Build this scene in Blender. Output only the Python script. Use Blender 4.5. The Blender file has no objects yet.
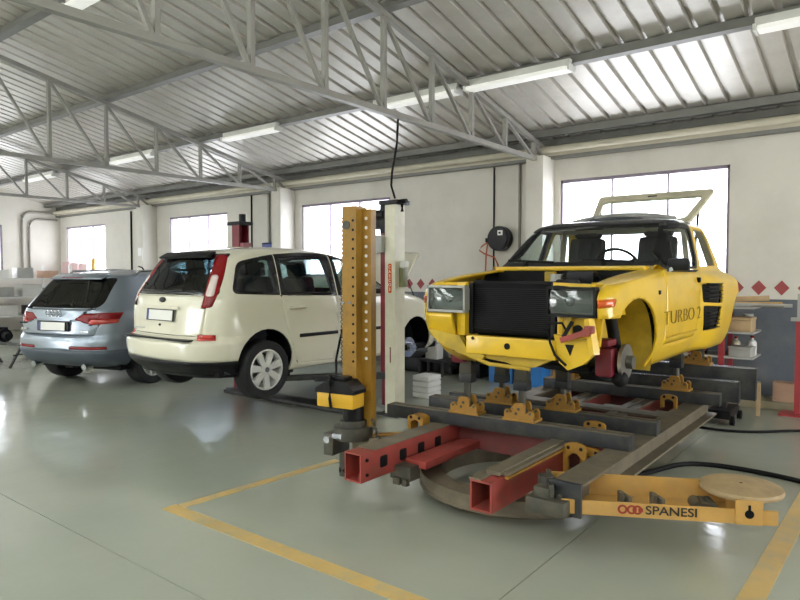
import bpy, bmesh, math, random
from mathutils import Vector, Matrix
random.seed(7)
R = math.radians
S = bpy.context.scene
COL = S.collection

# ------------------------------------------------------------------ camera, world, light, exposure
cd = bpy.data.cameras.new('camera'); cam = bpy.data.objects.new('camera', cd); COL.objects.link(cam)
cam.location = (0, 0, 1.65); cam.rotation_euler = (R(90 - 2.32), 0, R(38))
cd.sensor_width = 36; cd.lens = 642 / 800 * 36; cd.clip_start = .05
S.camera = cam
W = bpy.data.worlds.new('overcast_sky'); S.world = W; W.use_nodes = True
wn = W.node_tree.nodes['Background']; wn.inputs[0].default_value = (.97, .975, .98, 1); wn.inputs[1].default_value = 6.0
S.view_settings.view_transform = 'Standard'; S.view_settings.look = 'None'
S.view_settings.gamma = 1; S.view_settings.use_curve_mapping = False
S.view_settings.exposure = 1.0

def portal(name, loc, rot, sx, sy):
    l = bpy.data.lights.new(name, 'AREA'); l.shape = 'RECTANGLE'; l.size = sx; l.size_y = sy
    l.cycles.is_portal = True
    o = bpy.data.objects.new(name, l); COL.objects.link(o); o.location = loc; o.rotation_euler = rot

# ------------------------------------------------------------------ materials
def lin(h):
    h = h.lstrip('#')
    return tuple((c / 12.92 if c <= .04045 else ((c + .055) / 1.055) ** 2.4) for c in (int(h[i:i + 2], 16) / 255 for i in (0, 2, 4))) + (1,)
_m = {}
def pm(name, col, rough=.5, metal=0, var=.1, scale=6, bump=0, bscale=80, dirt=None, coat=0, spec=.5, world=False):
    m = bpy.data.materials.new(name); m.use_nodes = True; _m[name] = m
    nt = m.node_tree; b = nt.nodes['Principled BSDF']; L = nt.links.new
    b.inputs['Roughness'].default_value = rough; b.inputs['Metallic'].default_value = metal
    b.inputs['Coat Weight'].default_value = coat; b.inputs['Specular IOR Level'].default_value = spec
    tc = nt.nodes.new('ShaderNodeTexCoord'); vec = tc.outputs['Object']
    if world: vec = nt.nodes.new('ShaderNodeNewGeometry').outputs['Position']
    c = lin(col)
    n = nt.nodes.new('ShaderNodeTexNoise'); n.inputs['Scale'].default_value = scale; n.inputs['Detail'].default_value = 5
    L(vec, n.inputs['Vector'])
    r = nt.nodes.new('ShaderNodeValToRGB'); L(n.outputs['Fac'], r.inputs['Fac'])
    r.color_ramp.elements[0].position = .3; r.color_ramp.elements[1].position = .7
    r.color_ramp.elements[0].color = tuple(v * (1 - var) for v in c[:3]) + (1,)
    r.color_ramp.elements[1].color = tuple(min(1, v * (1 + var)) for v in c[:3]) + (1,)
    out = r.outputs['Color']
    if dirt:
        dc, amt, ds = dirt
        n2 = nt.nodes.new('ShaderNodeTexNoise'); n2.inputs['Scale'].default_value = ds; n2.inputs['Detail'].default_value = 8; n2.inputs['Roughness'].default_value = .65
        L(vec, n2.inputs['Vector'])
        r2 = nt.nodes.new('ShaderNodeValToRGB'); L(n2.outputs['Fac'], r2.inputs['Fac'])
        r2.color_ramp.elements[0].position = .45; r2.color_ramp.elements[1].position = .7
        r2.color_ramp.elements[0].color = (0, 0, 0, 1); r2.color_ramp.elements[1].color = (amt, amt, amt, 1)
        mx = nt.nodes.new('ShaderNodeMixRGB'); L(r2.outputs['Color'], mx.inputs['Fac']); L(out, mx.inputs[1]); mx.inputs[2].default_value = lin(dc)
        out = mx.outputs[0]
    L(out, b.inputs['Base Color'])
    if bump:
        nb = nt.nodes.new('ShaderNodeTexNoise'); nb.inputs['Scale'].default_value = bscale; L(vec, nb.inputs['Vector'])
        bp = nt.nodes.new('ShaderNodeBump'); bp.inputs['Strength'].default_value = bump; bp.inputs['Distance'].default_value = .02
        L(nb.outputs['Fac'], bp.inputs['Height']); L(bp.outputs['Normal'], b.inputs['Normal'])
    return m
def glass(name, col, t=.85, rough=.02):
    m = bpy.data.materials.new(name); m.use_nodes = True; nt = m.node_tree; nt.nodes.clear(); L = nt.links.new
    o = nt.nodes.new('ShaderNodeOutputMaterial'); tr = nt.nodes.new('ShaderNodeBsdfTransparent'); gl = nt.nodes.new('ShaderNodeBsdfGlossy')
    tr.inputs[0].default_value = lin(col); gl.inputs['Roughness'].default_value = rough
    lw = nt.nodes.new('ShaderNodeLayerWeight'); lw.inputs['Blend'].default_value = .5
    pw = nt.nodes.new('ShaderNodeMath'); pw.operation = 'POWER'; pw.inputs[1].default_value = 4; L(lw.outputs['Facing'], pw.inputs[0])
    ad = nt.nodes.new('ShaderNodeMath'); ad.operation = 'MULTIPLY_ADD'; ad.inputs[1].default_value = .3; ad.inputs[2].default_value = 1 - t
    L(pw.outputs[0], ad.inputs[0])
    mx = nt.nodes.new('ShaderNodeMixShader'); L(ad.outputs[0], mx.inputs[0]); L(tr.outputs[0], mx.inputs[1]); L(gl.outputs[0], mx.inputs[2]); L(mx.outputs[0], o.inputs[0])
    return m
def emis(name, col, s):
    m = bpy.data.materials.new(name); m.use_nodes = True; b = m.node_tree.nodes['Principled BSDF']
    b.inputs['Base Color'].default_value = lin('eeeeee'); b.inputs['Emission Color'].default_value = lin(col); b.inputs['Emission Strength'].default_value = s
    return m

M_wall = pm('wall_paint', 'd9d5cc', .7, var=.03, scale=1.2, bump=.05, bscale=25, dirt=('b4aea4', .35, .9), world=True)
M_dado = pm('blue_grey_dado_paint', '5f6670', .55, var=.08, scale=2, dirt=('8a8a86', .5, 1.6), world=True)
M_dia = pm('red_diamond_paint', '9c4748', .6, var=.1)
M_sheet = pm('galvanised_roof_sheet', 'c9c5be', .42, .35, var=.05, scale=1.5, dirt=('a59f96', .4, 3), world=True)
M_steel = pm('grey_painted_steel', '93918b', .5, .2, var=.08, scale=5)
M_purlin = pm('purlin_paint', '7d7c78', .5, .2, var=.08, scale=5)
M_trim = pm('cream_trim_paint', 'c8c2b0', .6, var=.06)
M_pipe = pm('conduit_grey', '8a867e', .45, .3, var=.1)
M_black = pm('black_rubber', '0d0e10', .6, var=.15, scale=20, spec=.2)
M_blackpl = pm('black_plastic', '0e0f12', .45, var=.1, scale=15, spec=.3)
M_gloss = pm('gloss_black', '101216', .12, var=.05)
M_frame = pm('window_frame', '8a7f8e', .5, var=.1)
M_pane = glass('window_glass', 'f4f6fa', .93)
M_kerb = pm('kerb_concrete', '9a927c', .7, var=.12, scale=6, bump=.2, dirt=('b0a060', .3, 4))
M_yline = pm('floor_yellow', 'c8a96a', .4, var=.12, scale=3, dirt=('9d9f88', .75, 5), world=True)
M_mpv = pm('cream_white_car_paint', 'dcd8c4', .18, var=.015, scale=2, coat=.6)
M_suv = pm('silver_car_paint', '919ca9', .28, .55, var=.03, scale=2, coat=.6)
M_yel = pm('yellow_car_paint', 'dcb420', .3, var=.05, scale=3, coat=.3, dirt=('b8951f', .35, 5))
M_yeld = pm('darker_dusty_yellow', 'b99a28', .55, var=.15, scale=7, dirt=('7e6e35', .5, 9))
M_roofd = pm('dark_blue_grey_roof', '3c434b', .25, var=.1, scale=3, coat=.4)  # one even dark blue-grey for the hatchback's roof panel
M_trimin = pm('dark_interior_trim', '24272b', .8, var=.15, scale=10)
M_seat = pm('dark_seat_fabric', '262c33', .9, var=.2, scale=30)
M_cglass = glass('car_side_glass', 'b5cccc', .93)
M_dglass = glass('car_rear_privacy_glass', '2c3a40', .94)
M_clear = glass('car_clear_glass', 'dfe8e6', .92)
M_lens = glass('headlamp_lens', 'b4bab6', .90, .08)
M_refl = pm('lamp_reflector', '8f9696', .35, .6, var=.25, scale=9)
M_redl = pm('red_lamp_plastic', '7d1216', .2, var=.12, scale=15, coat=.05, spec=.3)
M_redb = pm('bright_red_lamp', 'b8322a', .15, var=.12, scale=15, coat=.5)
M_clearl = pm('white_lamp_plastic', 'd8c9c4', .15, var=.05, coat=.5)
M_orange = pm('orange_lamp_plastic', 'cf5a1c', .2, var=.15, scale=15, coat=.5)
M_plate = pm('number_plate_white', 'e4e4e0', .35, var=.03)
M_plateb = pm('number_plate_blue', '2c3f7c', .35, var=.05)
M_chrome = pm('chrome', 'c4c8cc', .12, .95, var=.04)
M_alloy = pm('alloy_wheel_silver', 'd4d4d0', .35, .2, var=.05)
M_tyre = pm('tyre_rubber', '1a1b1d', .75, var=.15, scale=12, bump=.1)
M_dsteel = pm('dark_greasy_steel', '4a4943', .5, .35, var=.2, scale=9, dirt=('6d6552', .7, 6))
M_blue = pm('blue_black_steel', '303235', .5, .3, var=.2, scale=8, dirt=('5c584c', .5, 6))
M_red = pm('red_bench_paint', '973d36', .55, var=.15, scale=6, dirt=('6f4a3c', .7, 7))
M_dred = pm('dark_red_bench_paint', '6b2f2d', .55, var=.15, scale=6, dirt=('453a34', .6, 7))
M_och = pm('ochre_yellow_bench_paint', 'a3762a', .5, var=.12, scale=8, dirt=('7a6132', .6, 10))
M_ochl = pm('orange_yellow_arm_paint', 'c0954f', .5, var=.1, scale=5, dirt=('a08458', .5, 8))
M_dust = pm('dusty_steel_top', '726958', .6, .2, var=.15, scale=8, dirt=('5a5347', .6, 6))
M_bright = pm('bright_steel', 'c3c6d0', .25, .7, var=.1, scale=8)
M_ptow = pm('tower_yellow_paint', '9a7222', .45, var=.12, scale=5, dirt=('6f5420', .6, 6))
M_pump = pm('pump_yellow_plastic', 'd6a72c', .4, var=.08)
M_lift = pm('lift_cream_paint', 'd8d4bf', .4, var=.05, dirt=('b8b09a', .4, 4))
M_liftr = pm('lift_dark_red_paint', '7c2430', .4, var=.1)
M_white = pm('white_plastic', 'dcdcd8', .45, var=.04)
M_bluepl = pm('bright_blue_plastic', '2f79c4', .4, var=.08)
M_navy = pm('navy_box_paint', '3d4a86', .4, var=.08)
M_shred = pm('shelf_red_paint', 'a33a40', .45, var=.1)
M_tan = pm('tan_board', 'b59c78', .7, var=.12, scale=5)
M_wood = pm('wood_plank', 'c09a52', .7, var=.2, scale=12)
M_pink = pm('pale_pink_board', 'd6b9b8', .7, var=.06)
M_card = pm('cardboard', 'b0907a', .8, var=.08)
M_grey = pm('light_grey_plastic', 'a8a8a4', .5, var=.1)
M_hose = pm('orange_hose', 'b6502f', .5, var=.1)
M_disc = pm('bare_brake_disc', 'a09c94', .3, .8, var=.12)
M_calr = pm('red_caliper_paint', '6d1626', .4, var=.15, scale=12)
M_decal = pm('decal_olive', '7a6420', .5, var=.15)
M_lettr = pm('lettering_red', '8a2c20', .5, var=.2, scale=60)
M_lettb = pm('lettering_black', '2a2620', .6, var=.3, scale=60)
M_tand = pm('tan_dusty_plate', 'a8916c', .65, .1, var=.12, scale=9, dirt=('7a6a52', .5, 7))
M_olive = pm('olive_bracket', '6f7048', .5, var=.1)
M_pinkr = pm('lit_red_paint', '9c5660', .45, var=.08)  # pinker red: the lit side of the far lift post, painted in
M_dgrey = pm('dark_grey_bumper_plastic', '4d555f', .5, var=.06)
M_cream = pm('cream_primer', 'c9c2a8', .6, var=.06)
M_rad = pm('radiator_black', '060708', .6, var=.2, scale=30, spec=.15)
M_tube = emis('fluorescent_cover', 'f4f2e8', .2)

M_sky = glass('added_rooflight_sheet', 'e8ece8', .9)  # unseen rooflights, added to let more daylight in
def floor_mat(name):
    m = pm(name, 'a3a698', .3, var=.05, scale=.45, world=True, dirt=('828f86', .38, .5))
    nt = m.node_tree; b = nt.nodes['Principled BSDF']; L = nt.links.new
    for x in nt.nodes:
        if x.type == 'TEX_NOISE': x.inputs['Detail'].default_value = 3
        if x.type == 'VALTORGB': x.color_ramp.elements[0].position = .32; x.color_ramp.elements[1].position = .78
    g = nt.nodes.new('ShaderNodeNewGeometry')
    n = nt.nodes.new('ShaderNodeTexNoise'); n.inputs['Scale'].default_value = .7; n.inputs['Detail'].default_value = 2; L(g.outputs['Position'], n.inputs['Vector'])
    mr = nt.nodes.new('ShaderNodeMapRange'); mr.inputs[1].default_value = .3; mr.inputs[2].default_value = .7; mr.inputs[3].default_value = .07; mr.inputs[4].default_value = .24
    L(n.outputs['Fac'], mr.inputs[0]); L(mr.outputs[0], b.inputs['Roughness'])
    n2 = nt.nodes.new('ShaderNodeTexNoise'); n2.inputs['Scale'].default_value = 5; n2.inputs['Detail'].default_value = 3; L(g.outputs['Position'], n2.inputs['Vector'])
    bp = nt.nodes.new('ShaderNodeBump'); bp.inputs['Strength'].default_value = .16; bp.inputs['Distance'].default_value = .02
    L(n2.outputs['Fac'], bp.inputs['Height']); L(bp.outputs['Normal'], b.inputs['Normal'])
    return m
M_floor = floor_mat('painted_concrete_floor')
M_joint = pm('floor_joint', '56594f', .8, var=.1)

# ------------------------------------------------------------------ helpers
class MB:
    def __init__(s): s.bm = bmesh.new()
    def box(s, c, d, rot=None, bev=0):
        g = bmesh.ops.create_cube(s.bm, size=1)['verts']
        mt = Matrix.Translation(c) @ (rot.to_4x4() if rot else Matrix()) @ Matrix.Diagonal((*d, 1))
        bmesh.ops.transform(s.bm, matrix=mt, verts=g)
        if bev:
            es = list({e for v in g for e in v.link_edges})
            bmesh.ops.bevel(s.bm, geom=es, offset=bev, segments=2, affect='EDGES', profile=.6)
        return s
    def bx(s, x0, x1, y0, y1, z0, z1, bev=0): return s.box(((x0 + x1) / 2, (y0 + y1) / 2, (z0 + z1) / 2), (abs(x1 - x0), abs(y1 - y0), abs(z1 - z0)), bev=bev)
    def bar(s, p, q, w, h, bev=0):      # rectangular bar from p to q, w across (horizontal), h the other way
        p, q = Vector(p), Vector(q); d = q - p; z = d.normalized()
        x = z.cross(Vector((0, 0, 1)));
        if x.length < 1e-4: x = Vector((1, 0, 0))
        x.normalize(); y = z.cross(x)
        return s.box((p + q) / 2, (w, h, d.length), Matrix((x, y, z)).transposed(), bev)
    def cyl(s, p, q, r, n=16, r2=None):
        p, q = Vector(p), Vector(q); d = q - p
        g = bmesh.ops.create_cone(s.bm, cap_ends=True, segments=n, radius1=r, radius2=r if r2 is None else r2, depth=d.length)['verts']
        bmesh.ops.transform(s.bm, matrix=Matrix.Translation((p + q) / 2) @ d.to_track_quat('Z', 'Y').to_matrix().to_4x4(), verts=g)
        return s
    def ball(s, c, r, sc=(1, 1, 1), u=16, v=10):
        g = bmesh.ops.create_uvsphere(s.bm, u_segments=u, v_segments=v, radius=r)['verts']
        bmesh.ops.transform(s.bm, matrix=Matrix.Translation(c) @ Matrix.Diagonal((*sc, 1)), verts=g); return s
    def tube(s, pts, r, n=8):
        pts = [Vector(p) for p in pts]; rings = []
        for i, p in enumerate(pts):
            t = (pts[min(i + 1, len(pts) - 1)] - pts[max(i - 1, 0)]).normalized()
            a = t.cross(Vector((0, 0, 1)))
            if a.length < .05: a = t.cross(Vector((0, 1, 0)))
            a.normalize(); b = t.cross(a)
            rings.append([s.bm.verts.new(p + (a * math.cos(k * 2 * math.pi / n) + b * math.sin(k * 2 * math.pi / n)) * r) for k in range(n)])
        for A, B in zip(rings, rings[1:]):
            for k in range(n): s.bm.faces.new((A[k], A[(k + 1) % n], B[(k + 1) % n], B[k]))
        s.bm.faces.new(rings[0][::-1]); s.bm.faces.new(rings[-1]); return s
    def prism(s, poly, o, a, b, d):     # polygon in axes a,b from origin o, extruded by d
        o, a, b, d = Vector(o), Vector(a), Vector(b), Vector(d)
        A = [s.bm.verts.new(o + a * u + b * v) for u, v in poly]; B = [s.bm.verts.new(v.co + d) for v in A]; n = len(poly)
        s.bm.faces.new(A); s.bm.faces.new(B[::-1])
        for i in range(n): s.bm.faces.new((A[i], B[i], B[(i + 1) % n], A[(i + 1) % n]))
        return s
    def lathe(s, prof, c, axis, n=32, a0=0, a1=2 * math.pi, closed=False):  # prof: (radius, along) pairs
        ax = Vector(axis).normalized(); u = ax.orthogonal().normalized(); w = ax.cross(u); c = Vector(c)
        full = abs(a1 - a0 - 2 * math.pi) < 1e-6; k = n if full else n + 1
        rings = []
        for i in range(k):
            t = a0 + (a1 - a0) * i / n
            rings.append([s.bm.verts.new(c + ax * h + (u * math.cos(t) + w * math.sin(t)) * r) for r, h in prof])
        m = len(prof)
        for i in range(n):
            A, B = rings[i], rings[(i + 1) % k]
            for j in range(m if closed else m - 1):
                s.bm.faces.new((A[j], B[j], B[(j + 1) % m], A[(j + 1) % m]))
        if closed and not full:
            s.bm.faces.new(rings[0]); s.bm.faces.new(rings[-1][::-1])
        return s
    def xf(s, mt): bmesh.ops.transform(s.bm, matrix=mt, verts=s.bm.verts); return s
    def out(s, name, mat, parent=None, label=None, **k): return emit(s.bm, name, mat, parent, label, **k)

def emit(bm, name, mat, parent=None, label=None, ang=35, solid=0, mat2=None, world=False, kind=None, recalc=True):
    if recalc: bmesh.ops.recalc_face_normals(bm, faces=bm.faces)
    me = bpy.data.meshes.new(name); bm.to_mesh(me); bm.free()
    for p in me.polygons: p.use_smooth = True
    me.set_sharp_from_angle(angle=R(ang))
    me.materials.append(mat)
    if mat2: me.materials.append(mat2)
    o = bpy.data.objects.new(name, me); COL.objects.link(o)
    if solid:
        md = o.modifiers.new('thickness', 'SOLIDIFY'); md.thickness = solid; md.offset = -1
        if mat2: md.material_offset = 1; md.material_offset_rim = 0
    if parent:
        o.parent = parent
        if world: o.location = -parent.location
    if label: o['label'] = label
    if kind: o['kind'] = kind
    return o
def tag(o, label, cat, group=None):
    o['label'] = label; o['category'] = cat
    if group: o['group'] = group
    return o
def thing(name, label, cat, loc=(0, 0, 0), rz=0, group=None):
    o = bpy.data.objects.new(name, None); COL.objects.link(o); o.location = loc; o.rotation_euler = (0, 0, rz); o.empty_display_size = .1
    return tag(o, label, cat, group)
def dup(o, parent=None):
    c = o.copy(); COL.objects.link(c)
    if parent: c.parent = parent
    for ch in [x for x in COL.objects if x.parent == o]: dup(ch, c)
    return c
def struct(o): o['kind'] = 'structure'; return o
def text(body, size, name, mat, parent, loc, rot, ext=.001, sx=1, off=0):
    cu = bpy.data.curves.new(name, 'FONT'); cu.body = body; cu.size = size; cu.extrude = ext; cu.align_x = 'CENTER'; cu.align_y = 'CENTER'; cu.offset = off
    t = bpy.data.objects.new(name, cu); COL.objects.link(t); bpy.context.view_layer.update()
    me = bpy.data.meshes.new_from_object(t); bpy.data.objects.remove(t); me.name = name
    o = bpy.data.objects.new(name, me); COL.objects.link(o); me.materials.clear(); me.materials.append(mat); o.parent = parent
    o.location = loc; o.rotation_euler = rot; o.scale = (sx, 1, 1); o['kind'] = 'stuff'; return o

# ------------------------------------------------------------------ the building shell
XL, XR, YB, YF = -20.7, 5.0, 9.3, -9.3
fl = struct(MB().bx(XL - .3, XR + .3, YF - .3, YB + .3, -.2, -.006).out('floor', M_joint))
xs = [XL, -10.6, -1.567, XR]; ys = [YF, -4.5, 1.905, YB]
for i in range(3):
    for j in range(3):
        MB().bx(xs[i] + .003, xs[i + 1] - .003, ys[j] + .003, ys[j + 1] - .003, -.05, 0).out('slab', M_floor, fl)
def stripe(p, q, w):
    MB().bar((*p, .001), (*q, .001), w, .0024).out('painted_line', M_yline, fl)
stripe((-4.06, 2.53), (-1.35, 2.55), .115)
stripe((-3.995, 2.592), (-3.90, 4.1), .09)
stripe((-.6, 2.2), (-.42, 9), .12)
# walls
WH = 3.5; WZ0, WZ1 = 1.6, 3.08
wins = [(-20.3, -17.95), (-14.7, -12.35), (-9.86, -7.5), (-4.15, -1.8)]
b = MB(); x = XL - .25
for a0, a1 in wins:
    b.bx(x, a0, YB, YB + .25, 0, 3.85); b.bx(a0, a1, YB, YB + .25, 0, WZ0); b.bx(a0, a1, YB, YB + .25, WZ1, 3.85); x = a1
b.bx(x, XR + .25, YB, YB + .25, 0, 3.85)
wb = struct(b.out('wall_back', M_wall))
MB().bx(XL, XR, YB - .005, YB + .0005, .0, 1.33).out('painted_dado', M_dado, wb)
d0 = None
for i in range(27):
    X = -.42 - i * .255
    if -4.6 < X < -4.2: continue
    if d0 is None:
        d0 = MB().prism([(-.085, 0), (0, -.095), (.085, 0), (0, .095)], (0, 0, 0), (1, 0, 0), (0, 0, 1), (0, -.004, 0)).out('painted_diamond', M_dia, wb); o = d0
    else: o = d0.copy(); COL.objects.link(o)
    o.location = (X, YB, 1.475)
for n_, (a0, a1) in enumerate(wins):
    w = struct(MB().bx(a0, a1, YB + .02, YB + .10, WZ0, WZ0 + .05).bx(a0, a1, YB + .02, YB + .10, WZ1 - .045, WZ1)
               .bx(a0, a0 + .03, YB + .02, YB + .10, WZ0, WZ1).bx(a1 - .035, a1, YB + .02, YB + .10, WZ0, WZ1).out('window_%d' % (n_ + 1), M_frame))
    for k in (1, 2): MB().bx(a0 + (a1 - a0) * k / 3 - .012, a0 + (a1 - a0) * k / 3 + .012, YB + .03, YB + .09, WZ0, WZ1).out('mullion', M_frame, w)
    for k in range(3):
        MB().bx(a0 + (a1 - a0) * k / 3 + .02, a0 + (a1 - a0) * (k + 1) / 3 - .02, YB + .058, YB + .064, WZ0 + .03, WZ1 - .03).out('pane', M_pane, w)
    MB().bx(a0 - .03, a1 + .03, YB - .03, YB + .1, WZ0 - .04, WZ0).out('sill', M_trim, w)
    portal('window_daylight', ((a0 + a1) / 2, YB + .27, (WZ0 + WZ1) / 2), (R(-90), 0, 0), a1 - a0, WZ1 - WZ0)
b = MB(); LW = [(2.0, 4.0), (5.3, 7.66)]; y = YF - .25
for a0, a1 in LW:
    b.bx(XL - .25, XL, y, a0, 0, 6); b.bx(XL - .25, XL, a0, a1, 0, WZ0); b.bx(XL - .25, XL, a0, a1, WZ1, 6); y = a1
b.bx(XL - .25, XL, y, YB + .25, 0, 6)
wl = struct(b.out('wall_left', M_wall))
for n_, (a0, a1) in enumerate(LW):
    w = struct(MB().bx(XL - .10, XL - .02, a0, a1, WZ0, WZ0 + .05).bx(XL - .10, XL - .02, a0, a1, WZ1 - .045, WZ1)
               .bx(XL - .10, XL - .02, a0, a0 + .05, WZ0, WZ1).bx(XL - .10, XL - .02, a1 - .05, a1, WZ0, WZ1).out('window_%d' % (n_ + 5), M_frame))
    MB().bx(XL - .09, XL - .03, (a0 + a1) / 2 - .02, (a0 + a1) / 2 + .02, WZ0, WZ1).out('mullion', M_frame, w)
    for k in range(2): MB().bx(XL - .064, XL - .058, a0 + (a1 - a0) * k / 2 + .02, a0 + (a1 - a0) * (k + 1) / 2 - .02, WZ0 + .03, WZ1 - .03).out('pane', M_pane, w)
    portal('window_daylight', (XL - .27, (a0 + a1) / 2, (WZ0 + WZ1) / 2), (0, R(-90), 0), WZ1 - WZ0, a1 - a0)
struct(MB().bx(XR, XR + .25, YF - .25, 4.0, 0, 6).bx(XR, XR + .25, 4.0, 7.5, 2.6, 6).bx(XR, XR + .25, 7.5, YB + .25, 0, 6).out('wall_right', M_wall))
portal('doorway_daylight', (XR + .3, 5.75, 1.3), (0, R(90), 0), 2.6, 3.5)
b = MB(); y0 = YF - .25; DO = [(-17.5, -14)]; x = XL - .25
for a0, a1 in DO:
    b.bx(x, a0, y0, YF, 0, 3.85); b.bx(a0, a1, y0, YF, 3.4, 3.85); x = a1
    portal('doorway_daylight', ((a0 + a1) / 2, YF - .3, 1.7), (R(90), 0, 0), a1 - a0, 3.4)
b.bx(x, XR + .25, y0, YF, 0, 3.85); struct(b.out('wall_front', M_wall))
# pilasters, eave trim
for i, X in enumerate((-15.42, -10.2, -4.39)):
    struct(MB().bx(X - .14, X + .14, YB - .4, YB, 0, 3.42, bev=.008).out('trim_%d' % (i + 1), M_wall))
struct(MB().bx(XL, XR, YB - .12, YB, 3.44, 3.56).bx(XL, XR, YB - .10, YB, 3.56, 3.64).out('trim_4', M_trim))
struct(MB().bx(XL, XR, YB - .135, YB - .02, 3.395, 3.44).out('trim_5', M_purlin))
struct(MB().cyl((XL, YB - .19, 3.53), (XR, YB - .19, 3.53), .05, 12).out('trim_6', M_trim))
struct(MB().bx(-3.4, XR, YB - .42, YB, 0, .10, bev=.01).out('trim_7', M_kerb))
# roof: sheets 1 m wide with four ribs, purlins as children of the ceiling
SL = .215; ZE = 3.58
zc = lambda Y: ZE + SL * (YB - abs(Y))             # top of the truss chord
RZ = zc(0) + .12
ce = struct(MB().bx(XL - .3, XR + .3, -.25, .25, RZ + .03, RZ + .07).out('ceiling', M_sheet))   # ridge capping
prof = []
for k in range(4):
    x = k * .25
    prof += [(x, 0), (x + .18, 0), (x + .192, .048), (x + .238, .048)]
prof.append((1.0, 0))
sh = None
nsheet = int((XR - XL) / 1.0) + 1
for side in (1, -1):
    bm = bmesh.new(); Ls = 9.62
    va = [bm.verts.new((px, side * .0, RZ - .005 + pz)) for px, pz in prof]; vb = [bm.verts.new((px, side * Ls, RZ - .005 + pz - SL * Ls)) for px, pz in prof]
    for i in range(len(prof) - 1): bm.faces.new((va[i], va[i + 1], vb[i + 1], vb[i]))
    o = emit(bm, 'roof_sheet', M_sheet, ce, ang=15)
    bmg = o.data.copy(); bmg.materials[0] = M_sky
    for i in range(nsheet):
        if i: o2 = o.copy(); COL.objects.link(o2)
        else: o2 = o
        if side < 0 and i % 3 == 1: o2.data = bmg  # every third sheet behind the camera turned to glass for extra light
        o2.location.x = XL + i * 1.0
for Y in (9.22, 8.87, 7.11, 5.35, 3.59, 1.83, .07, -1.8, -3.6, -5.4, -7.2, -8.9):
    z = zc(Y) + .0
    MB().bx(XL, XR, Y - .035, Y + .035, z, z + .10).bx(XL, XR, Y - .06, Y + .06, z, z + .006).out('purlin', M_purlin, ce)
# gable ends
for X in (XL - .1, XR + .1):
    pass
# trusses
def truss(X, label):
    t = thing('roof_truss', label, 'truss', (X, 8.9, 0), group=None)
    zb = 3.38; w = .055
    def P(n, a, bq, ww, hh): MB().bar(a, bq, ww, hh).out(n, M_steel, t, world=True)
    P('bottom_chord', (X, 9.28, zb), (X, -9.28, zb), .07, .06)
    P('top_chord', (X, 9.28, zc(9.28) - .03), (X, 0, zc(0) - .03), .07, .06)
    P('top_chord', (X, 0, zc(0) - .03), (X, -9.28, zc(0) - .03 - SL * 9.28), .07, .06)
    for k in range(11):
        Y = 9.2 - .33 - (k - 1) * .883 if k else 9.24
        Yn = 9.2 - .33 - k * .883
        P('post', (X, Y, zb), (X, Y, zc(Y) - .05), w, .045)
        if k < 10: P('brace', (X, Y - .03, zb + .02), (X, Yn + .02, zc(Yn) - .07), .04, .035)
    MB().bx(X - .09, X + .09, 8.95, 9.28, zb - .045, zb - .03).out('bearing_plate', M_steel, t, world=True)
truss(-4.39, 'nearest grey lattice roof truss, running overhead down to the pilaster beside the yellow car')
truss(-10.2, 'middle grey lattice roof truss, ending above the dark red lift post')
truss(-15.42, 'farthest grey lattice roof truss, above the silver car')
# fluorescent fittings
def light(x0, x1, Y, label):
    t = thing('fluorescent_light', label, 'ceiling light', ((x0 + x1) / 2, Y, 4.0 if Y > 6 else zc(Y) - .06), group='fluorescent fittings under the purlins')
    z = t.location.z
    MB().bx(x0, x1, Y - .05, Y + .05, z + .0, z + .10, bev=.008).out('housing', M_white, t, world=True)
    MB().bx(x0 + .02, x1 - .02, Y - .085, Y + .085, z - .035, z + .015, bev=.02).out('diffuser', M_tube, t, world=True)
    for xx in (x0, x1): MB().bx(xx - .012, xx + .012, Y - .088, Y + .088, z - .038, z + .03).out('end_cap', M_white, t, world=True)
light(-1.17, .25, 7.05, 'white fluorescent fitting at the top right, above the wall right of the window')
light(-4.42, -3.03, 7.05, 'white fluorescent fitting over the yellow car, just right of the nearest truss')
light(-5.96, -4.55, 7.05, 'white fluorescent fitting seen through the nearest truss, above the hanging cable')
light(-9.4, -8.0, 7.05, 'white fluorescent fitting between nearest and middle trusses')
light(-13.25, -11.64, 7.05, 'white fluorescent fitting between middle and farthest trusses')
light(-17.5, -15.9, 7.05, 'white fluorescent fitting beyond the farthest truss')
light(-7.7, -6.1, 3.62, 'large white fluorescent fitting at the top left edge of the roof')
# wires and conduits on the walls
def pipe(name, pts, r, mat, label, cat='pipe'):
    return tag(MB().tube(pts, r, 8).out(name, mat), label, cat)
pipe('conduit', [(-5.3, YB - .012, .1), (-5.3, YB - .012, 3.4)], .014, M_black, 'thin black vertical conduit running down past the hose reel')
pipe('conduit', [(-4.83, YB - .02, 1.33), (-4.83, YB - .02, 3.4)], .022, M_pipe, 'grey vertical conduit left of the pilaster beside the yellow car')
pipe('conduit', [(-11.45, YB - .015, 1.4), (-11.45, YB - .015, 3.4)], .018, M_black, 'dark vertical conduit right of the dark red lift post')
pipe('conduit', [(-10.85, YB - .03, 1.4), (-10.85, YB - .03, 3.4)], .03, M_pipe, 'grey vertical conduit above the navy wall box')
pipe('conduit', [(-16.5, YB - .02, 1.4), (-16.5, YB - .02, 3.35)], .025, M_black, 'dark vertical conduit between the silver car and farthest pilaster')
def bend(Yt, zt, r=.25):
    return [(XL + .04, 9.2, zt), (XL + .04, Yt + r, zt)] + [(XL + .04, Yt + r - r * math.sin(a), zt - r + r * math.cos(a)) for a in (R(22), R(45), R(67), R(90))] + [(XL + .04, Yt, 1.6)]
pipe('bent_pipe', bend(8.18, 3.5), .035, M_pipe, 'outer bent grey pipe on the far left wall')
pipe('bent_pipe', bend(8.38, 3.3), .03, M_pipe, 'inner bent grey pipe on the far left wall')

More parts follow.
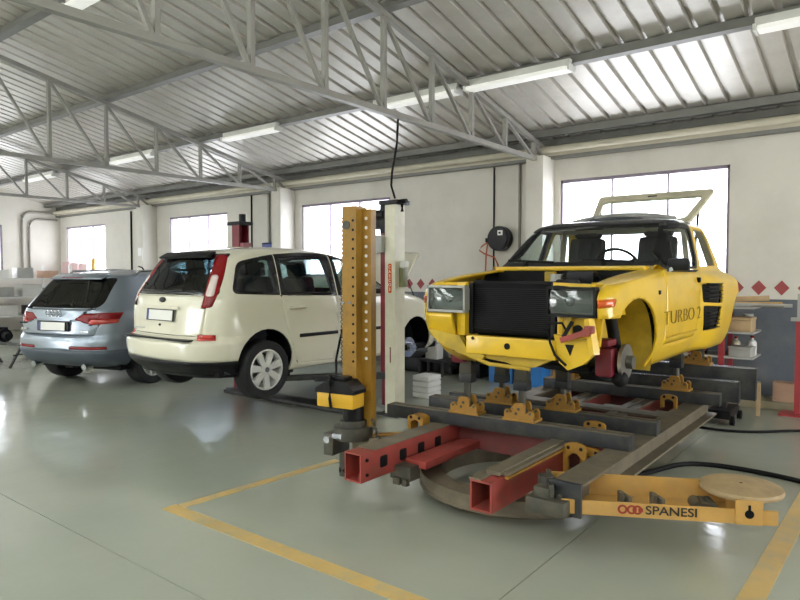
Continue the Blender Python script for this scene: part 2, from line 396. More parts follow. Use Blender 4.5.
# ------------------------------------------------------------------ car bodies: stacked plan outlines, then regions cut out along planes
def hermite(tab):
    xs = [t[0] for t in tab]; ys = [t[1] for t in tab]; n = len(xs)
    d = [(ys[i + 1] - ys[i]) / (xs[i + 1] - xs[i]) for i in range(n - 1)]
    m = [d[0]] + [0 if d[i - 1] * d[i] <= 0 else 2 * d[i - 1] * d[i] / (d[i - 1] + d[i]) for i in range(1, n - 1)] + [d[-1]]
    def f(x):
        if x <= xs[0]: return ys[0]
        if x >= xs[-1]: return ys[-1]
        i = max(k for k in range(n - 1) if xs[k] <= x); h = xs[i + 1] - xs[i]; t = (x - xs[i]) / h
        return (2 * t ** 3 - 3 * t * t + 1) * ys[i] + (t ** 3 - 2 * t * t + t) * h * m[i] + (-2 * t ** 3 + 3 * t * t) * ys[i + 1] + (t ** 3 - t * t) * h * m[i + 1]
    return f
def shell(zs, Y0, Y1, Wd, plan, r0, r1, b0, b1, dome=.03, warp=None, ns=36, nc=7, ne=7, K=8):
    Y0, Y1, Wd, plan = map(hermite, (Y0, Y1, Wd, plan)); r0, r1, b0, b1 = [hermite(t) if isinstance(t, list) else (lambda z, t=t: t) for t in (r0, r1, b0, b1)]
    bm = bmesh.new(); rings = []
    def half(z):
        y0, y1, w = Y0(z), Y1(z), Wd(z); a, c = min(r0(z), w * .9), min(r1(z), w * .9); pts = []
        for i in range(ne): u = i / ne; x = u * (w - a); pts.append((x, y0 + b0(z) * (x / w) ** 2))
        ya = y0 + b0(z) * ((w - a) / w) ** 2
        for i in range(nc): t = i / nc * math.pi / 2; pts.append((w - a + a * math.sin(t), ya + a * (1 - math.cos(t))))
        yb = y1 - b1(z) * ((w - c) / w) ** 2
        for i in range(ns): u = i / ns; pts.append((w, ya + a + (yb - c - ya - a) * u))
        for i in range(nc): t = i / nc * math.pi / 2; pts.append((w - c + c * math.cos(t), yb - c + c * math.sin(t)))
        for i in range(ne + 1): u = 1 - i / ne; x = u * (w - c); pts.append((x, y1 - b1(z) * (x / w) ** 2))
        return [(x * plan(y), y) for x, y in pts]
    def P(x, y, z):
        if warp: x, y, z = warp(x, y, z)
        return bm.verts.new((x, y, z))
    for z in zs:
        h = half(z); ring = [P(x, y, z) for x, y in h] + [P(-x, y, z) for x, y in h[-2:0:-1]]
        rings.append(ring)
    n = len(rings[0])
    for A, B in zip(rings, rings[1:]):
        for i in range(n): bm.faces.new((A[i], A[(i + 1) % n], B[(i + 1) % n], B[i]))
    top = rings[-1]; h = half(zs[-1]); m = len(h); rows = []
    for i in range(m):
        if i in (0, m - 1): rows.append([top[i]]); continue
        x, y = h[i]; row = [top[n - i]]
        e = min(1, min(i, m - 1 - i) / (ne + nc))
        for k in range(1, K):
            u = -1 + 2 * k / K; row.append(P(x * u, y, zs[-1] + dome * (1 - u * u) * e))
        row.append(top[i]); rows.append(row)
    for A, B in zip(rows, rows[1:]):
        if len(A) == 1:
            for k in range(K): bm.faces.new((A[0], B[k], B[k + 1]))
        elif len(B) == 1:
            for k in range(K): bm.faces.new((A[k], B[0], A[k + 1]))
        else:
            for k in range(K): bm.faces.new((A[k], B[k], B[k + 1], A[k + 1]))
    bmesh.ops.recalc_face_normals(bm, faces=bm.faces)
    return bm
def cut(bm, poly, a, b, filt):
    a, b = Vector(a).normalized(), Vector(b).normalized()
    ar = sum(poly[i][0] * poly[(i + 1) % len(poly)][1] - poly[(i + 1) % len(poly)][0] * poly[i][1] for i in range(len(poly)))
    if ar < 0: poly = poly[::-1]
    us = [p[0] for p in poly]; vs = [p[1] for p in poly]; lo, hi = (min(us), min(vs)), (max(us), max(vs))
    def near(f):
        U = [v.co.dot(a) for v in f.verts]; V = [v.co.dot(b) for v in f.verts]
        return not (max(U) < lo[0] or min(U) > hi[0] or max(V) < lo[1] or min(V) > hi[1])
    bm.normal_update()
    faces = [f for f in bm.faces if filt(f) and near(f)]
    for i in range(len(poly)):
        p, q = poly[i], poly[(i + 1) % len(poly)]; dx, dy = q[0] - p[0], q[1] - p[1]
        if abs(dx) + abs(dy) < 1e-7: continue
        g = list({e for f in faces for e in f.edges} | {v for f in faces for v in f.verts} | set(faces))
        r = bmesh.ops.bisect_plane(bm, geom=g, dist=1e-6, plane_co=a * p[0] + b * p[1], plane_no=(a * dy - b * dx).normalized())
        faces = [x for x in r['geom'] if isinstance(x, bmesh.types.BMFace)]
    def inside(c):
        u, v = c.dot(a), c.dot(b)
        for i in range(len(poly)):
            p, q = poly[i], poly[(i + 1) % len(poly)]
            if (q[0] - p[0]) * (v - p[1]) - (q[1] - p[1]) * (u - p[0]) < -1e-7: return False
        return True
    bm.normal_update()
    return [f for f in faces if f.is_valid and inside(f.calc_center_median())]
def take(bm, faces, inset=0, push=0):
    nb = bmesh.new(); mp = {}
    bm.normal_update()
    for f in faces:
        vs = []
        for v in f.verts:
            if v not in mp: mp[v] = nb.verts.new(v.co + v.normal * push)
            vs.append(mp[v])
        try: nb.faces.new(vs)
        except ValueError: pass
    bmesh.ops.delete(bm, geom=list(faces), context='FACES')
    bmesh.ops.remove_doubles(nb, verts=nb.verts, dist=.006)
    nb.normal_update()
    if inset:
        r = bmesh.ops.inset_region(nb, faces=list(nb.faces), thickness=inset, use_even_offset=True, use_boundary=True)
        bmesh.ops.delete(nb, geom=r['faces'], context='FACES')
    return nb
def rounded(poly, r, n=4):
    out = []
    for i in range(len(poly)):
        p0, p, p1 = Vector(poly[i - 1]), Vector(poly[i]), Vector(poly[(i + 1) % len(poly)])
        rr = r[i] if isinstance(r, (list, tuple)) else r
        a, b = (p0 - p), (p1 - p); rr = min(rr, a.length * .45, b.length * .45); a = p + a.normalized() * rr; b = p + b.normalized() * rr
        for k in range(n + 1):
            t = k / n; out.append(tuple(a * (1 - t) ** 2 + p * 2 * t * (1 - t) + b * t * t))
    return out
def circ(cy, cz, r, n=28): return [(cy + r * math.cos(2 * math.pi * k / n), cz + r * math.sin(2 * math.pi * k / n)) for k in range(n)]
AX, AY, AZ = (1, 0, 0), (0, 1, 0), (0, 0, 1)
rside = lambda f: f.normal.x > .15 and f.calc_center_median().x > .3
lside = lambda f: f.normal.x < -.15 and f.calc_center_median().x < -.3
SIDES = ((1, rside), (-1, lside))
def lev(*seg):
    out = []
    for a, b, n in seg: out += [a + (b - a) * i / n for i in range(n)]
    return out + [seg[-1][1]]
def wheel(car, x, y, z, r, rr, width, style='seven'):
    s = 1 if x > 0 else -1; ax = (s, 0, 0); h = width / 2
    t = MB().lathe([(rr, -h), (r - .02, -h), (r - .004, -h + .02), (r, -h + .05), (r, h - .05), (r - .004, h - .02), (r - .02, h), (rr + .02, h), (rr, h - .015), (rr, -h)], (x, y, z), ax, 40).out('wheel', M_tyre, car)
    b = MB().lathe([(rr + .004, -h + .01), (rr + .004, h - .012), (rr - .012, h - .008), (rr - .02, h - .03), (rr - .03, -h + .02)], (x, y, z), ax, 40)
    n = 7 if style == 'seven' else 5
    for k in range(n):
        t_ = k * 2 * math.pi / n + .3; u = Vector((0, math.cos(t_), math.sin(t_))); v = Vector((0, -math.sin(t_), math.cos(t_))); o = Vector((x + s * (h - .055), y, z))
        if style == 'seven':
            b.prism([(.03, -.028), (rr - .01, -.040), (rr - .01, .040), (.03, .028)], o, u, v, (s * .035, 0, 0))
        else:
            for sg in (-1, 1): b.prism([(.04, 0), (rr - .01, sg * .085 - .026), (rr - .01, sg * .085 + .026), (.05, sg * .03)], o, u, v, (s * .035, 0, 0))
    b.cyl((x + s * (h - .06), y, z), (x + s * (h - .015), y, z), .068, 20)
    for k in range(5):
        t_ = k * 2 * math.pi / 5; b.cyl((x + s * (h - .02), y + .048 * math.cos(t_), z + .048 * math.sin(t_)), (x + s * (h - .008), y + .048 * math.cos(t_), z + .048 * math.sin(t_)), .009, 6)
    b.out('rim', M_alloy, t)
    MB().cyl((x - s * .02, y, z), (x + s * .0, y, z), rr * .72, 28).out('brake_disc', M_disc, t)
    MB().cyl((x + s * (h - .016), y, z), (x + s * (h - .004), y, z), .028, 14).out('hub_cap', M_chrome, t)
def arch_liner(car, x, y, z, r, depth=.34, mat=None, a0=-10, a1=190, back=True):
    s = 1 if x > 0 else -1; b = MB(); bm = b.bm; A = []; B = []
    for k in range(25):
        t = R(a0 + (a1 - a0) * k / 24); p = (y + r * math.cos(t), z + r * math.sin(t))
        A.append(bm.verts.new((x, *p))); B.append(bm.verts.new((x - s * depth, *p)))
    for k in range(24): bm.faces.new((A[k], A[k + 1], B[k + 1], B[k]))
    if back: bm.faces.new(B)
    return b.out('wheel_housing', mat or M_black, car)
def seat(car, x, y, z, d=1, mat=None, w=.46):
    """d=+1: occupant faces +y"""
    mat = mat or M_seat; q = Matrix.Rotation(R(12) * d, 3, 'X')
    st = MB().box((x, y, z), (.48, .5, .16), bev=.05).out('seat', mat, car)
    MB().box((x, y - d * .27, z + .33), (w, .14, .56), q, bev=.05).out('backrest', mat, st)
    MB().box((x, y - d * .34, z + .70), (.27, .10, .19), q, bev=.04).out('headrest', mat, st)
    for dx in (-.06, .06): MB().cyl((x + dx, y - d * .33, z + .55), (x + dx, y - d * .335, z + .68), .008, 6).out('headrest_post', M_chrome, st)
def steering(car, x, y, z, tilt, r=.185):
    q = Matrix.Rotation(tilt, 4, 'X'); b = MB().lathe([(r + .013 * math.cos(k * math.pi / 3), .013 * math.sin(k * math.pi / 3)) for k in range(6)], (0, 0, 0), (0, 0, 1), 28, closed=True)
    for k in range(3): t = k * 2 * math.pi / 3 + math.pi / 2; b.bar((0, 0, -.01), (math.cos(t) * r, math.sin(t) * r, 0), .03, .012)
    b.cyl((0, 0, -.3), (0, 0, .01), .03, 10).xf(Matrix.Translation((x, y, z)) @ q).out('steering_wheel', M_blackpl, car)
def plate(car, y, z, w, h, tilt=0, d=-1, x=0):
    q = Matrix.Rotation(tilt, 3, 'X')
    p = MB().box((x, y, z), (w + .02, .012, h + .02), q, bev=.004).out('number_plate', M_blackpl, car)
    MB().box((x + .02, y + d * .007, z), (w - .05, .006, h), q).out('plate_face', M_plate, p)
    MB().box((x - w / 2 + .022, y + d * .0072, z), (.044, .006, h), q).out('plate_band', M_plateb, p)

# ---- white MPV, lifted .31 above the floor, rear towards the camera
def build_mpv():
    car = thing('family_car', 'cream white family car with its bonnet up, raised on the two-post lift', 'car', (-6.24, 3.70, .31), R(-.8))
    zs = lev((.27, .36, 4), (.36, .62, 9), (.62, .71, 6), (.71, 1.05, 13), (1.05, 1.5, 18), (1.5, 1.64, 13))
    bm = shell(zs,
        [(.30, .16), (.36, .07), (.44, .02), (.55, 0), (.625, .0), (.66, .05), (.70, .11), (.9, .13), (1.05, .15), (1.13, .18), (1.3, .28), (1.45, .37), (1.52, .42), (1.58, .52), (1.62, .72), (1.64, .95)],
        [(.27, 4.15), (.34, 4.30), (.5, 4.33), (.66, 4.30), (.78, 4.24), (.88, 4.12), (.96, 3.97), (1.03, 3.74), (1.09, 3.45), (1.14, 3.22), (1.2, 3.06), (1.4, 2.72), (1.55, 2.38), (1.60, 2.15), (1.64, 1.8)],
        [(.27, .84), (.36, .875), (.5, .905), (.7, .915), (.9, .915), (1.06, .90), (1.13, .875), (1.3, .815), (1.5, .73), (1.56, .69), (1.61, .62), (1.64, .50)],
        [(0, .95), (.5, .98), (1.1, 1), (3.1, 1), (3.7, .97), (4.1, .92), (4.33, .86)],
        [(.2, .42), (.65, .42), (.75, .34), (1.0, .28), (1.5, .22), (1.64, .25)], .38, [(.2, .15), (1.5, .12), (1.64, .12)], .16, dome=.025)
    # wheel arches
    for s, f in SIDES:
        for y, r in ((.83, .37), (3.47, .37)):
            bmesh.ops.delete(bm, geom=cut(bm, circ(y, .385, r), AY, AZ, f), context='FACES')
        # lower black bumper strip and sill stay body; side glass with black surround
        g = take(bm, cut(bm, rounded([(.42, 1.135), (1.03, 1.11), (1.075, 1.56), (.88, 1.53), (.57, 1.47)], [.08, .02, .02, .08, .08]), AY, AZ, f))
        fr = g
        gl = take(fr, cut(fr, rounded([(.47, 1.17), (.96, 1.15), (.98, 1.51), (.86, 1.495), (.61, 1.435)], [.06, .03, .03, .06, .06]), AY, AZ, f), push=-.006)
        p = emit(fr, 'quarter_window', M_gloss, car, recalc=False, solid=.02); emit(gl, 'pane', M_cglass, p, recalc=False)
        g = take(bm, cut(bm, rounded([(1.04, 1.11), (1.905, 1.085), (1.93, 1.585), (1.5, 1.592), (1.085, 1.562)], [.01, .02, .03, .1, .01]), AY, AZ, f))
        gl = take(g, cut(g, rounded([(1.11, 1.145), (1.83, 1.125), (1.78, 1.54), (1.5, 1.55), (1.14, 1.525)], .03), AY, AZ, f), push=-.006)
        d1 = g
        g2 = take(bm, cut(bm, rounded([(1.92, 1.085), (3.02, 1.09), (2.9, 1.19), (2.5, 1.50), (2.25, 1.58), (1.945, 1.588)], [.01, .02, .03, .12, .05, .01]), AY, AZ, f))
        gl2 = take(g2, cut(g2, rounded([(2.0, 1.12), (2.92, 1.12), (2.84, 1.18), (2.46, 1.465), (2.22, 1.54), (2.0, 1.545)], .04), AY, AZ, f), push=-.006)
        # doors
        dr = take(bm, cut(bm, rounded([(1.035, 1.108), (1.05, .86), (1.28, .33), (1.91, .32), (1.91, 1.083)], [.01, .15, .03, .02, .01]), AY, AZ, f), inset=.006)
        do = emit(dr, 'rear_door', M_mpv, car, recalc=False, solid=.025, mat2=M_trimin)
        w = emit(d1, 'window_surround', M_gloss, do, recalc=False, solid=.02); emit(gl, 'pane', M_cglass, do, recalc=False)
        df = take(bm, cut(bm, rounded([(1.925, 1.083), (1.925, .32), (2.92, .33), (3.0, .55), (3.05, 1.06)], [.01, .02, .05, .1, .04]), AY, AZ, f), inset=.006)
        dfo = emit(df, 'front_door', M_mpv, car, recalc=False, solid=.025, mat2=M_trimin)
        emit(g2, 'window_surround', M_gloss, dfo, recalc=False, solid=.02); emit(gl2, 'pane', M_cglass, dfo, recalc=False)
        for dd, ya, yb in ((do, 1.28, 1.89), (dfo, 1.95, 2.92)):
            MB().bx(s * .905, s * .925, ya, yb, (.63), .67, bev=.008).out('side_moulding', M_blackpl, dd, 'black rubbing strip')
        MB().tube([(s * .90, 1.14, .965), (s * .935, 1.17, .97), (s * .94, 1.27, .97), (s * .935, 1.36, .97), (s * .90, 1.39, .97)], .014, 8).out('door_handle', M_mpv, do)
        MB().box((s * .909, 1.27, .97), (.01, .17, .06), bev=.004).out('handle_cup', M_mpv, do)
        MB().box((s * .97, 2.86, 1.16), (.18, .09, .13), bev=.03).out('mirror', M_mpv, dfo)
        # lamps: tall tail lamp on the rear corner
        ea = (s * .60, .80, 0)
        fl = lambda f, s=s: f.normal.x * s > -.15 and f.normal.y < .45 and f.calc_center_median().x * s > .3
        lp = take(bm, cut(bm, rounded(TL_MPV, [.03, .03, .2, .03, .03, .2]), ea, AZ, fl))
        cl = take(lp, cut(lp, rounded(TL_MPV2, .03), ea, AZ, lambda f: True), push=.004)
        lo = emit(lp, 'tail_lamp', M_redl, car, recalc=False, solid=.02); emit(cl, 'clear_lens', M_clearl, lo, recalc=False, solid=.015)
        rf = take(bm, cut(bm, [(.50, .665), (.68, .665), (.68, .72), (.50, .72)], ea, AZ, fl), push=.004); emit(rf, 'reflector', M_redb, car, recalc=False, solid=.01)
        arch_liner(car, s * .86, .83, .385, .375, .5); arch_liner(car, s * .84, 3.47, .385, .375, .5)
    # rear glass, tailgate
    rf = lambda f: f.normal.y < -.3 and f.calc_center_median().y < .9
    g = take(bm, cut(bm, rounded([(-.78, 1.12), (.78, 1.12), (.62, 1.56), (-.62, 1.56)], .04), AX, AZ, rf))
    gl = take(g, cut(g, rounded([(-.60, 1.17), (.60, 1.17), (.50, 1.52), (-.50, 1.52)], .06), AX, AZ, rf), push=-.004)
    tg = take(bm, cut(bm, rounded([(-.66, .70), (.66, .70), (.70, 1.113), (-.70, 1.113)], .03), AX, AZ, rf), inset=.006)
    to = emit(tg, 'tailgate', M_mpv, car, recalc=False, solid=.02, mat2=M_trimin)
    wo = emit(g, 'rear_window', M_gloss, car, recalc=False, solid=.02); emit(gl, 'pane', M_dglass, wo, recalc=False)
    MB().box((0, .45, 1.548), (.94, .12, .028), Matrix.Rotation(R(28), 3, 'X'), bev=.012).out('roof_spoiler', M_blackpl, car)
    MB().bar((-.02, .175, 1.155), (.30, .205, 1.17), .015, .02).out('rear_wiper', M_blackpl, car)
    MB().box((0, .128, .985), (.66, .02, .035), bev=.008).out('plate_light_bar', M_mpv, to)
    plate(to, .118, .905, .50, .105, R(-6))
    MB().ball((0, .152, 1.065), .06, (1.1, .25, .5)).out('oval_badge', M_blackpl, to, 'dark oval maker badge')
    MB().cyl((0, .12, .80), (0, .105, .80), .012, 10).out('lock_button', M_blackpl, to)
    MB().bx(-.55, -.35, .135, .165, .742, .758).out('badge_lettering', M_grey, to)
    MB().bx(-.60, .60, .03, .13, .655, .672, bev=.004).out('bumper_sill_strip', M_blackpl, car)
    # bumper lower black edge
    lo = take(bm, [f for f in bm.faces if f.calc_center_median().z < .445 and f.calc_center_median().y < .5], push=.004)
    emit(lo, 'lower_bumper', M_blackpl, car, recalc=False, solid=.02)
    ws = take(bm, cut(bm, rounded([(-.76, 1.16), (.76, 1.16), (.62, 1.58), (-.62, 1.58)], .05), AX, AZ, lambda f: f.normal.y > .3 and f.calc_center_median().y > 1.9), push=-.004)
    emit(ws, 'windscreen', M_clear, car, recalc=False)
    bf = take(bm, cut(bm, rounded([(-.74, 3.32), (.74, 3.32), (.64, 4.05), (-.64, 4.05)], .06), AX, AY, lambda f: f.normal.z > .2 and f.calc_center_median().z < 1.2))
    c = Vector((0, 3.32, 1.12))
    bmesh.ops.transform(bf, matrix=Matrix.Translation(c) @ Matrix.Rotation(R(62), 4, 'X') @ Matrix.Translation(-c), verts=bf.verts)
    emit(bf, 'bonnet', M_mpv, car, recalc=False, solid=.03, mat2=M_tan)
    MB().cyl((.55, 3.9, .95), (.5, 3.6, 1.5), .008, 6).out('bonnet_stay', M_black, car)
    hl = take(bm, cut(bm, rounded([(.46, .72), (.80, .70), (.84, .90), (.5, .86)], .04), AX, AZ, lambda f: f.normal.y > 0 and f.calc_center_median().y > 3.6)); emit(hl, 'headlamp', M_lens, car, recalc=False, solid=.02)
    emit(bm, 'body', M_mpv, car, recalc=False, solid=.025, mat2=M_trimin)
    # underbody, engine, interior, wheels
    MB().bx(-.78, .78, .30, 4.1, .27, .36, bev=.03).out('underbody', M_black, car)
    MB().bx(-.55, .55, 3.35, 4.05, .40, .80, bev=.05).bx(-.3, .2, 3.4, 3.8, .8, .88, bev=.02).out('engine', M_blackpl, car)
    MB().bx(-.80, .80, .35, 3.2, .30, .42).bx(-.7, .7, .45, 1.0, .42, .85, bev=.05).out('cabin_floor', M_trimin, car)
    MB().bx(-.78, .78, 2.72, 3.2, .62, 1.06, bev=.08).out('dashboard', M_trimin, car)
    for x in (-.38, .38): seat(car, x, 2.05, .70); seat(car, x, 1.15, .72)
    steering(car, -.38, 2.5, 1.05, R(62))
    for x in (-.80, .80): wheel(car, x, .83, .315, .315, .215, .205)
    wheel(car, -.80, 3.47, .315, .315, .215, .205)
    hb = MB().cyl((.72, 3.47, .315), (.76, 3.47, .315), .14, 28).out('front_hub', M_bright, car, 'bare brake disc with the wheel taken off')
    MB().cyl((.76, 3.47, .315), (.83, 3.47, .315), .07, 20).out('hub_flange', M_bright, hb)
    b = MB()
    for k in range(5): t = k * 2 * math.pi / 5; b.cyl((.78, 3.47 + .05 * math.cos(t), .315 + .05 * math.sin(t)), (.86, 3.47 + .05 * math.cos(t), .315 + .05 * math.sin(t)), .008, 6)
    b.out('wheel_stud', M_bright, hb)
    MB().box((.68, 3.36, .36), (.12, .09, .2), bev=.02).out('caliper', M_dsteel, hb)
    MB().cyl((.62, 3.47, .45), (.56, 3.45, .85), .045, 12).out('suspension_strut', M_black, car)
TL_MPV = [(.53, .99), (.65, 1.0), (.755, 1.25), (.81, 1.55), (.67, 1.55), (.60, 1.25)]
TL_MPV2 = [(.58, 1.11), (.665, 1.11), (.715, 1.33), (.645, 1.33)]
build_mpv()
#@@NEXT2

# ---- silver SUV, parked, rear towards the camera
def build_suv():
    car = thing('estate_car', 'silver off-road estate car with dark rear glass, parked beyond the cream car', 'car', (-9.53, 4.11, 0), .272)
    car.scale = (1, 1, .975)
    zs = lev((.33, .55, 8), (.55, .80, 7), (.80, 1.18, 12), (1.18, 1.62, 16), (1.62, 1.74, 10))
    bm = shell(zs,
        [(.33, .24), (.40, .10), (.48, .03), (.55, 0), (.70, 0), (.76, .02), (.80, .05), (.95, .06), (1.1, .085), (1.19, .12), (1.3, .21), (1.45, .33), (1.58, .43), (1.65, .50), (1.70, .70), (1.74, 1.15)],
        [(.33, 4.8), (.4, 5.02), (.6, 5.08), (.85, 5.02), (.98, 4.75), (1.08, 4.3), (1.15, 3.95), (1.22, 3.72), (1.4, 3.35), (1.6, 2.9), (1.68, 2.6), (1.74, 2.1)],
        [(.33, .86), (.4, .95), (.55, .975), (.8, .985), (1.0, .985), (1.14, .965), (1.20, .94), (1.35, .875), (1.55, .77), (1.65, .70), (1.70, .63), (1.74, .48)],
        [(0, .93), (.5, .97), (1.2, 1), (3.8, 1), (5.08, .86)],
        [(.2, .36), (.75, .36), (1.2, .36), (1.6, .26), (1.74, .3)], .45, .14, .18, dome=.02)
    for s, f in SIDES:
        for y in (1.0, 4.0): bmesh.ops.delete(bm, geom=cut(bm, circ(y, .40, .44), AY, AZ, f), context='FACES')
        for nm, po in (('quarter_window', [(.80, 1.215), (1.42, 1.205), (1.42, 1.60), (1.15, 1.58)]), ('rear_side_window', [(1.47, 1.205), (2.42, 1.195), (2.42, 1.63), (1.47, 1.605)]), ('front_side_window', [(2.47, 1.195), (3.5, 1.20), (3.0, 1.52), (2.80, 1.61), (2.47, 1.63)])):
            g = take(bm, cut(bm, rounded(po, .04), AY, AZ, f), push=-.003); emit(g, nm, M_dglass, car, recalc=False)
        for nm, po in (('rear_door', [(1.46, 1.19), (1.48, .70), (1.62, .45), (2.44, .45), (2.44, 1.185)]), ('front_door', [(2.46, 1.185), (2.46, .45), (3.50, .45), (3.58, 1.15)])):
            g = take(bm, cut(bm, rounded(po, .04), AY, AZ, f), inset=.006); d = emit(g, nm, M_suv, car, recalc=False, solid=.03, mat2=M_trimin)
            y = po[0][0] + .14 if nm == 'rear_door' else 2.66
            MB().box((s * .99, y + .1, 1.06), (.03, .22, .03), bev=.01).out('door_handle', M_suv, d)
        MB().box((s * 1.06, 3.42, 1.22), (.2, .12, .16), bev=.04).out('mirror', M_suv, car)
        ea = (s * .85, .527, 0); fl = lambda f, s=s: f.normal.y < .75 and f.calc_center_median().x * s > .2 and f.calc_center_median().y < 1
        g = take(bm, cut(bm, rounded([(.36, 1.03), (.50, 1.115), (1.03, 1.135), (.97, .985), (.62, .96)], .025), ea, AZ, fl), push=.001)
        up = take(g, cut(g, [(.55, .955), (1.1, .955), (1.1, 1.035), (.62, 1.035)], ea, AZ, lambda f: True), push=.002)
        t = emit(g, 'tail_lamp', M_redl, car, recalc=False, solid=.02); emit(up, 'lower_lens', M_redb, t, recalc=False, solid=.02)
        g = take(bm, cut(bm, rounded([(.34, .605), (.86, .605), (.86, .645), (.34, .645)], .015), AX if s > 0 else (-1, 0, 0), AZ, lambda f: f.normal.y < -.2 and f.calc_center_median().y < .4), push=.006)
        emit(g, 'reflector', M_redl, car, recalc=False, solid=.01)
        MB().tube([(s * .68, .9, 1.66), (s * .69, 1.0, 1.735), (s * .68, 1.8, 1.765), (s * .66, 2.4, 1.745), (s * .65, 2.5, 1.70)], .018, 8).out('roof_rail', M_chrome, car)
        arch_liner(car, s * .94, 1.0, .40, .445, .6); arch_liner(car, s * .92, 4.0, .40, .445, .6)
        for y in (1.0, 4.0): wheel(car, s * .84, y, .372, .372, .25, .255, 'five')
        MB().tube([(s * .50, .26, .35), (s * .50, .12, .34)], .045, 10).out('exhaust_tip', M_chrome, car)
    rf = lambda f: f.normal.y < -.15 and f.calc_center_median().y < 1.2
    g = take(bm, cut(bm, rounded([(-.74, 1.195), (.74, 1.195), (.66, 1.635), (-.66, 1.635)], [.12, .12, .06, .06]), AX, AZ, rf), push=-.003)
    emit(g, 'rear_window', M_dglass, car, recalc=False)
    g = take(bm, cut(bm, rounded([(-.70, .80), (.70, .80), (.86, 1.185), (-.86, 1.185)], .03), AX, AZ, rf), inset=.006)
    tg = emit(g, 'tailgate', M_suv, car, recalc=False, solid=.025, mat2=M_trimin)
    MB().box((0, .53, 1.655), (1.02, .18, .03), Matrix.Rotation(R(24), 3, 'X'), bev=.014).out('roof_spoiler', M_suv, car)
    MB().bx(-.2, .2, .388, .396, 1.63, 1.642).out('brake_light_strip', M_redl, car)
    MB().box((0, .045, 1.02), (.72, .03, .02), bev=.006).out('plate_light_bar', M_suv, tg)
    MB().box((0, .05, .93), (.62, .02, .15), bev=.01).out('plate_recess', M_blackpl, tg)
    plate(tg, .035, .93, .52, .115, R(-4))
    for k in range(4):
        MB().lathe([(.045 + .008 * math.cos(a * math.pi / 4), .008 * math.sin(a * math.pi / 4)) for a in range(8)], (-.108 + k * .072, .066, 1.115), (0, 1, .25), 20, closed=True).out('emblem_ring', M_chrome, tg)
    MB().bx(.48, .66, .062, .09, .855, .875).out('badge_lettering', M_chrome, tg)
    MB().bx(-.68, -.56, .07, .10, .855, .885).out('badge_lettering', M_chrome, tg)
    lo = take(bm, [f for f in bm.faces if f.calc_center_median().z < .585 and f.calc_center_median().y < .75], push=.003); emit(lo, 'lower_bumper', M_dgrey, car, recalc=False, solid=.02)
    ws = take(bm, cut(bm, rounded([(-.80, 1.23), (.80, 1.23), (.66, 1.64), (-.66, 1.64)], .05), AX, AZ, lambda f: f.normal.y > .3 and f.calc_center_median().y > 2.4), push=-.003); emit(ws, 'windscreen', M_clear, car, recalc=False)
    bf = take(bm, cut(bm, rounded([(-.72, 3.95), (.72, 3.95), (.66, 4.8), (-.66, 4.8)], .06), AX, AY, lambda f: f.normal.z > .25 and f.calc_center_median().z < 1.25), inset=.005); emit(bf, 'bonnet', M_suv, car, recalc=False, solid=.02)
    MB().tube([(.30, 1.5, 1.75), (.30, 1.45, 1.80), (.30, 1.38, 1.815)], .012, 6).out('aerial', M_blackpl, car)
    emit(bm, 'body', M_suv, car, recalc=False, solid=.03, mat2=M_trimin)
    MB().bx(-.85, .85, .45, 4.7, .26, .36, bev=.03).bx(-.45, .45, .5, .9, .30, .46, bev=.05).out('underbody', M_black, car)
    MB().bx(-.88, .88, .4, 3.6, .40, .52).bx(-.75, .75, .5, 1.2, .52, .95, bev=.05).out('cabin_floor', M_trimin, car)
    MB().bx(-.85, .85, 3.2, 3.7, .7, 1.12, bev=.08).out('dashboard', M_trimin, car)
    for x in (-.42, .42): seat(car, x, 2.6, .78); seat(car, x, 1.6, .80)
    steering(car, -.42, 3.0, 1.1, R(62))
build_suv()

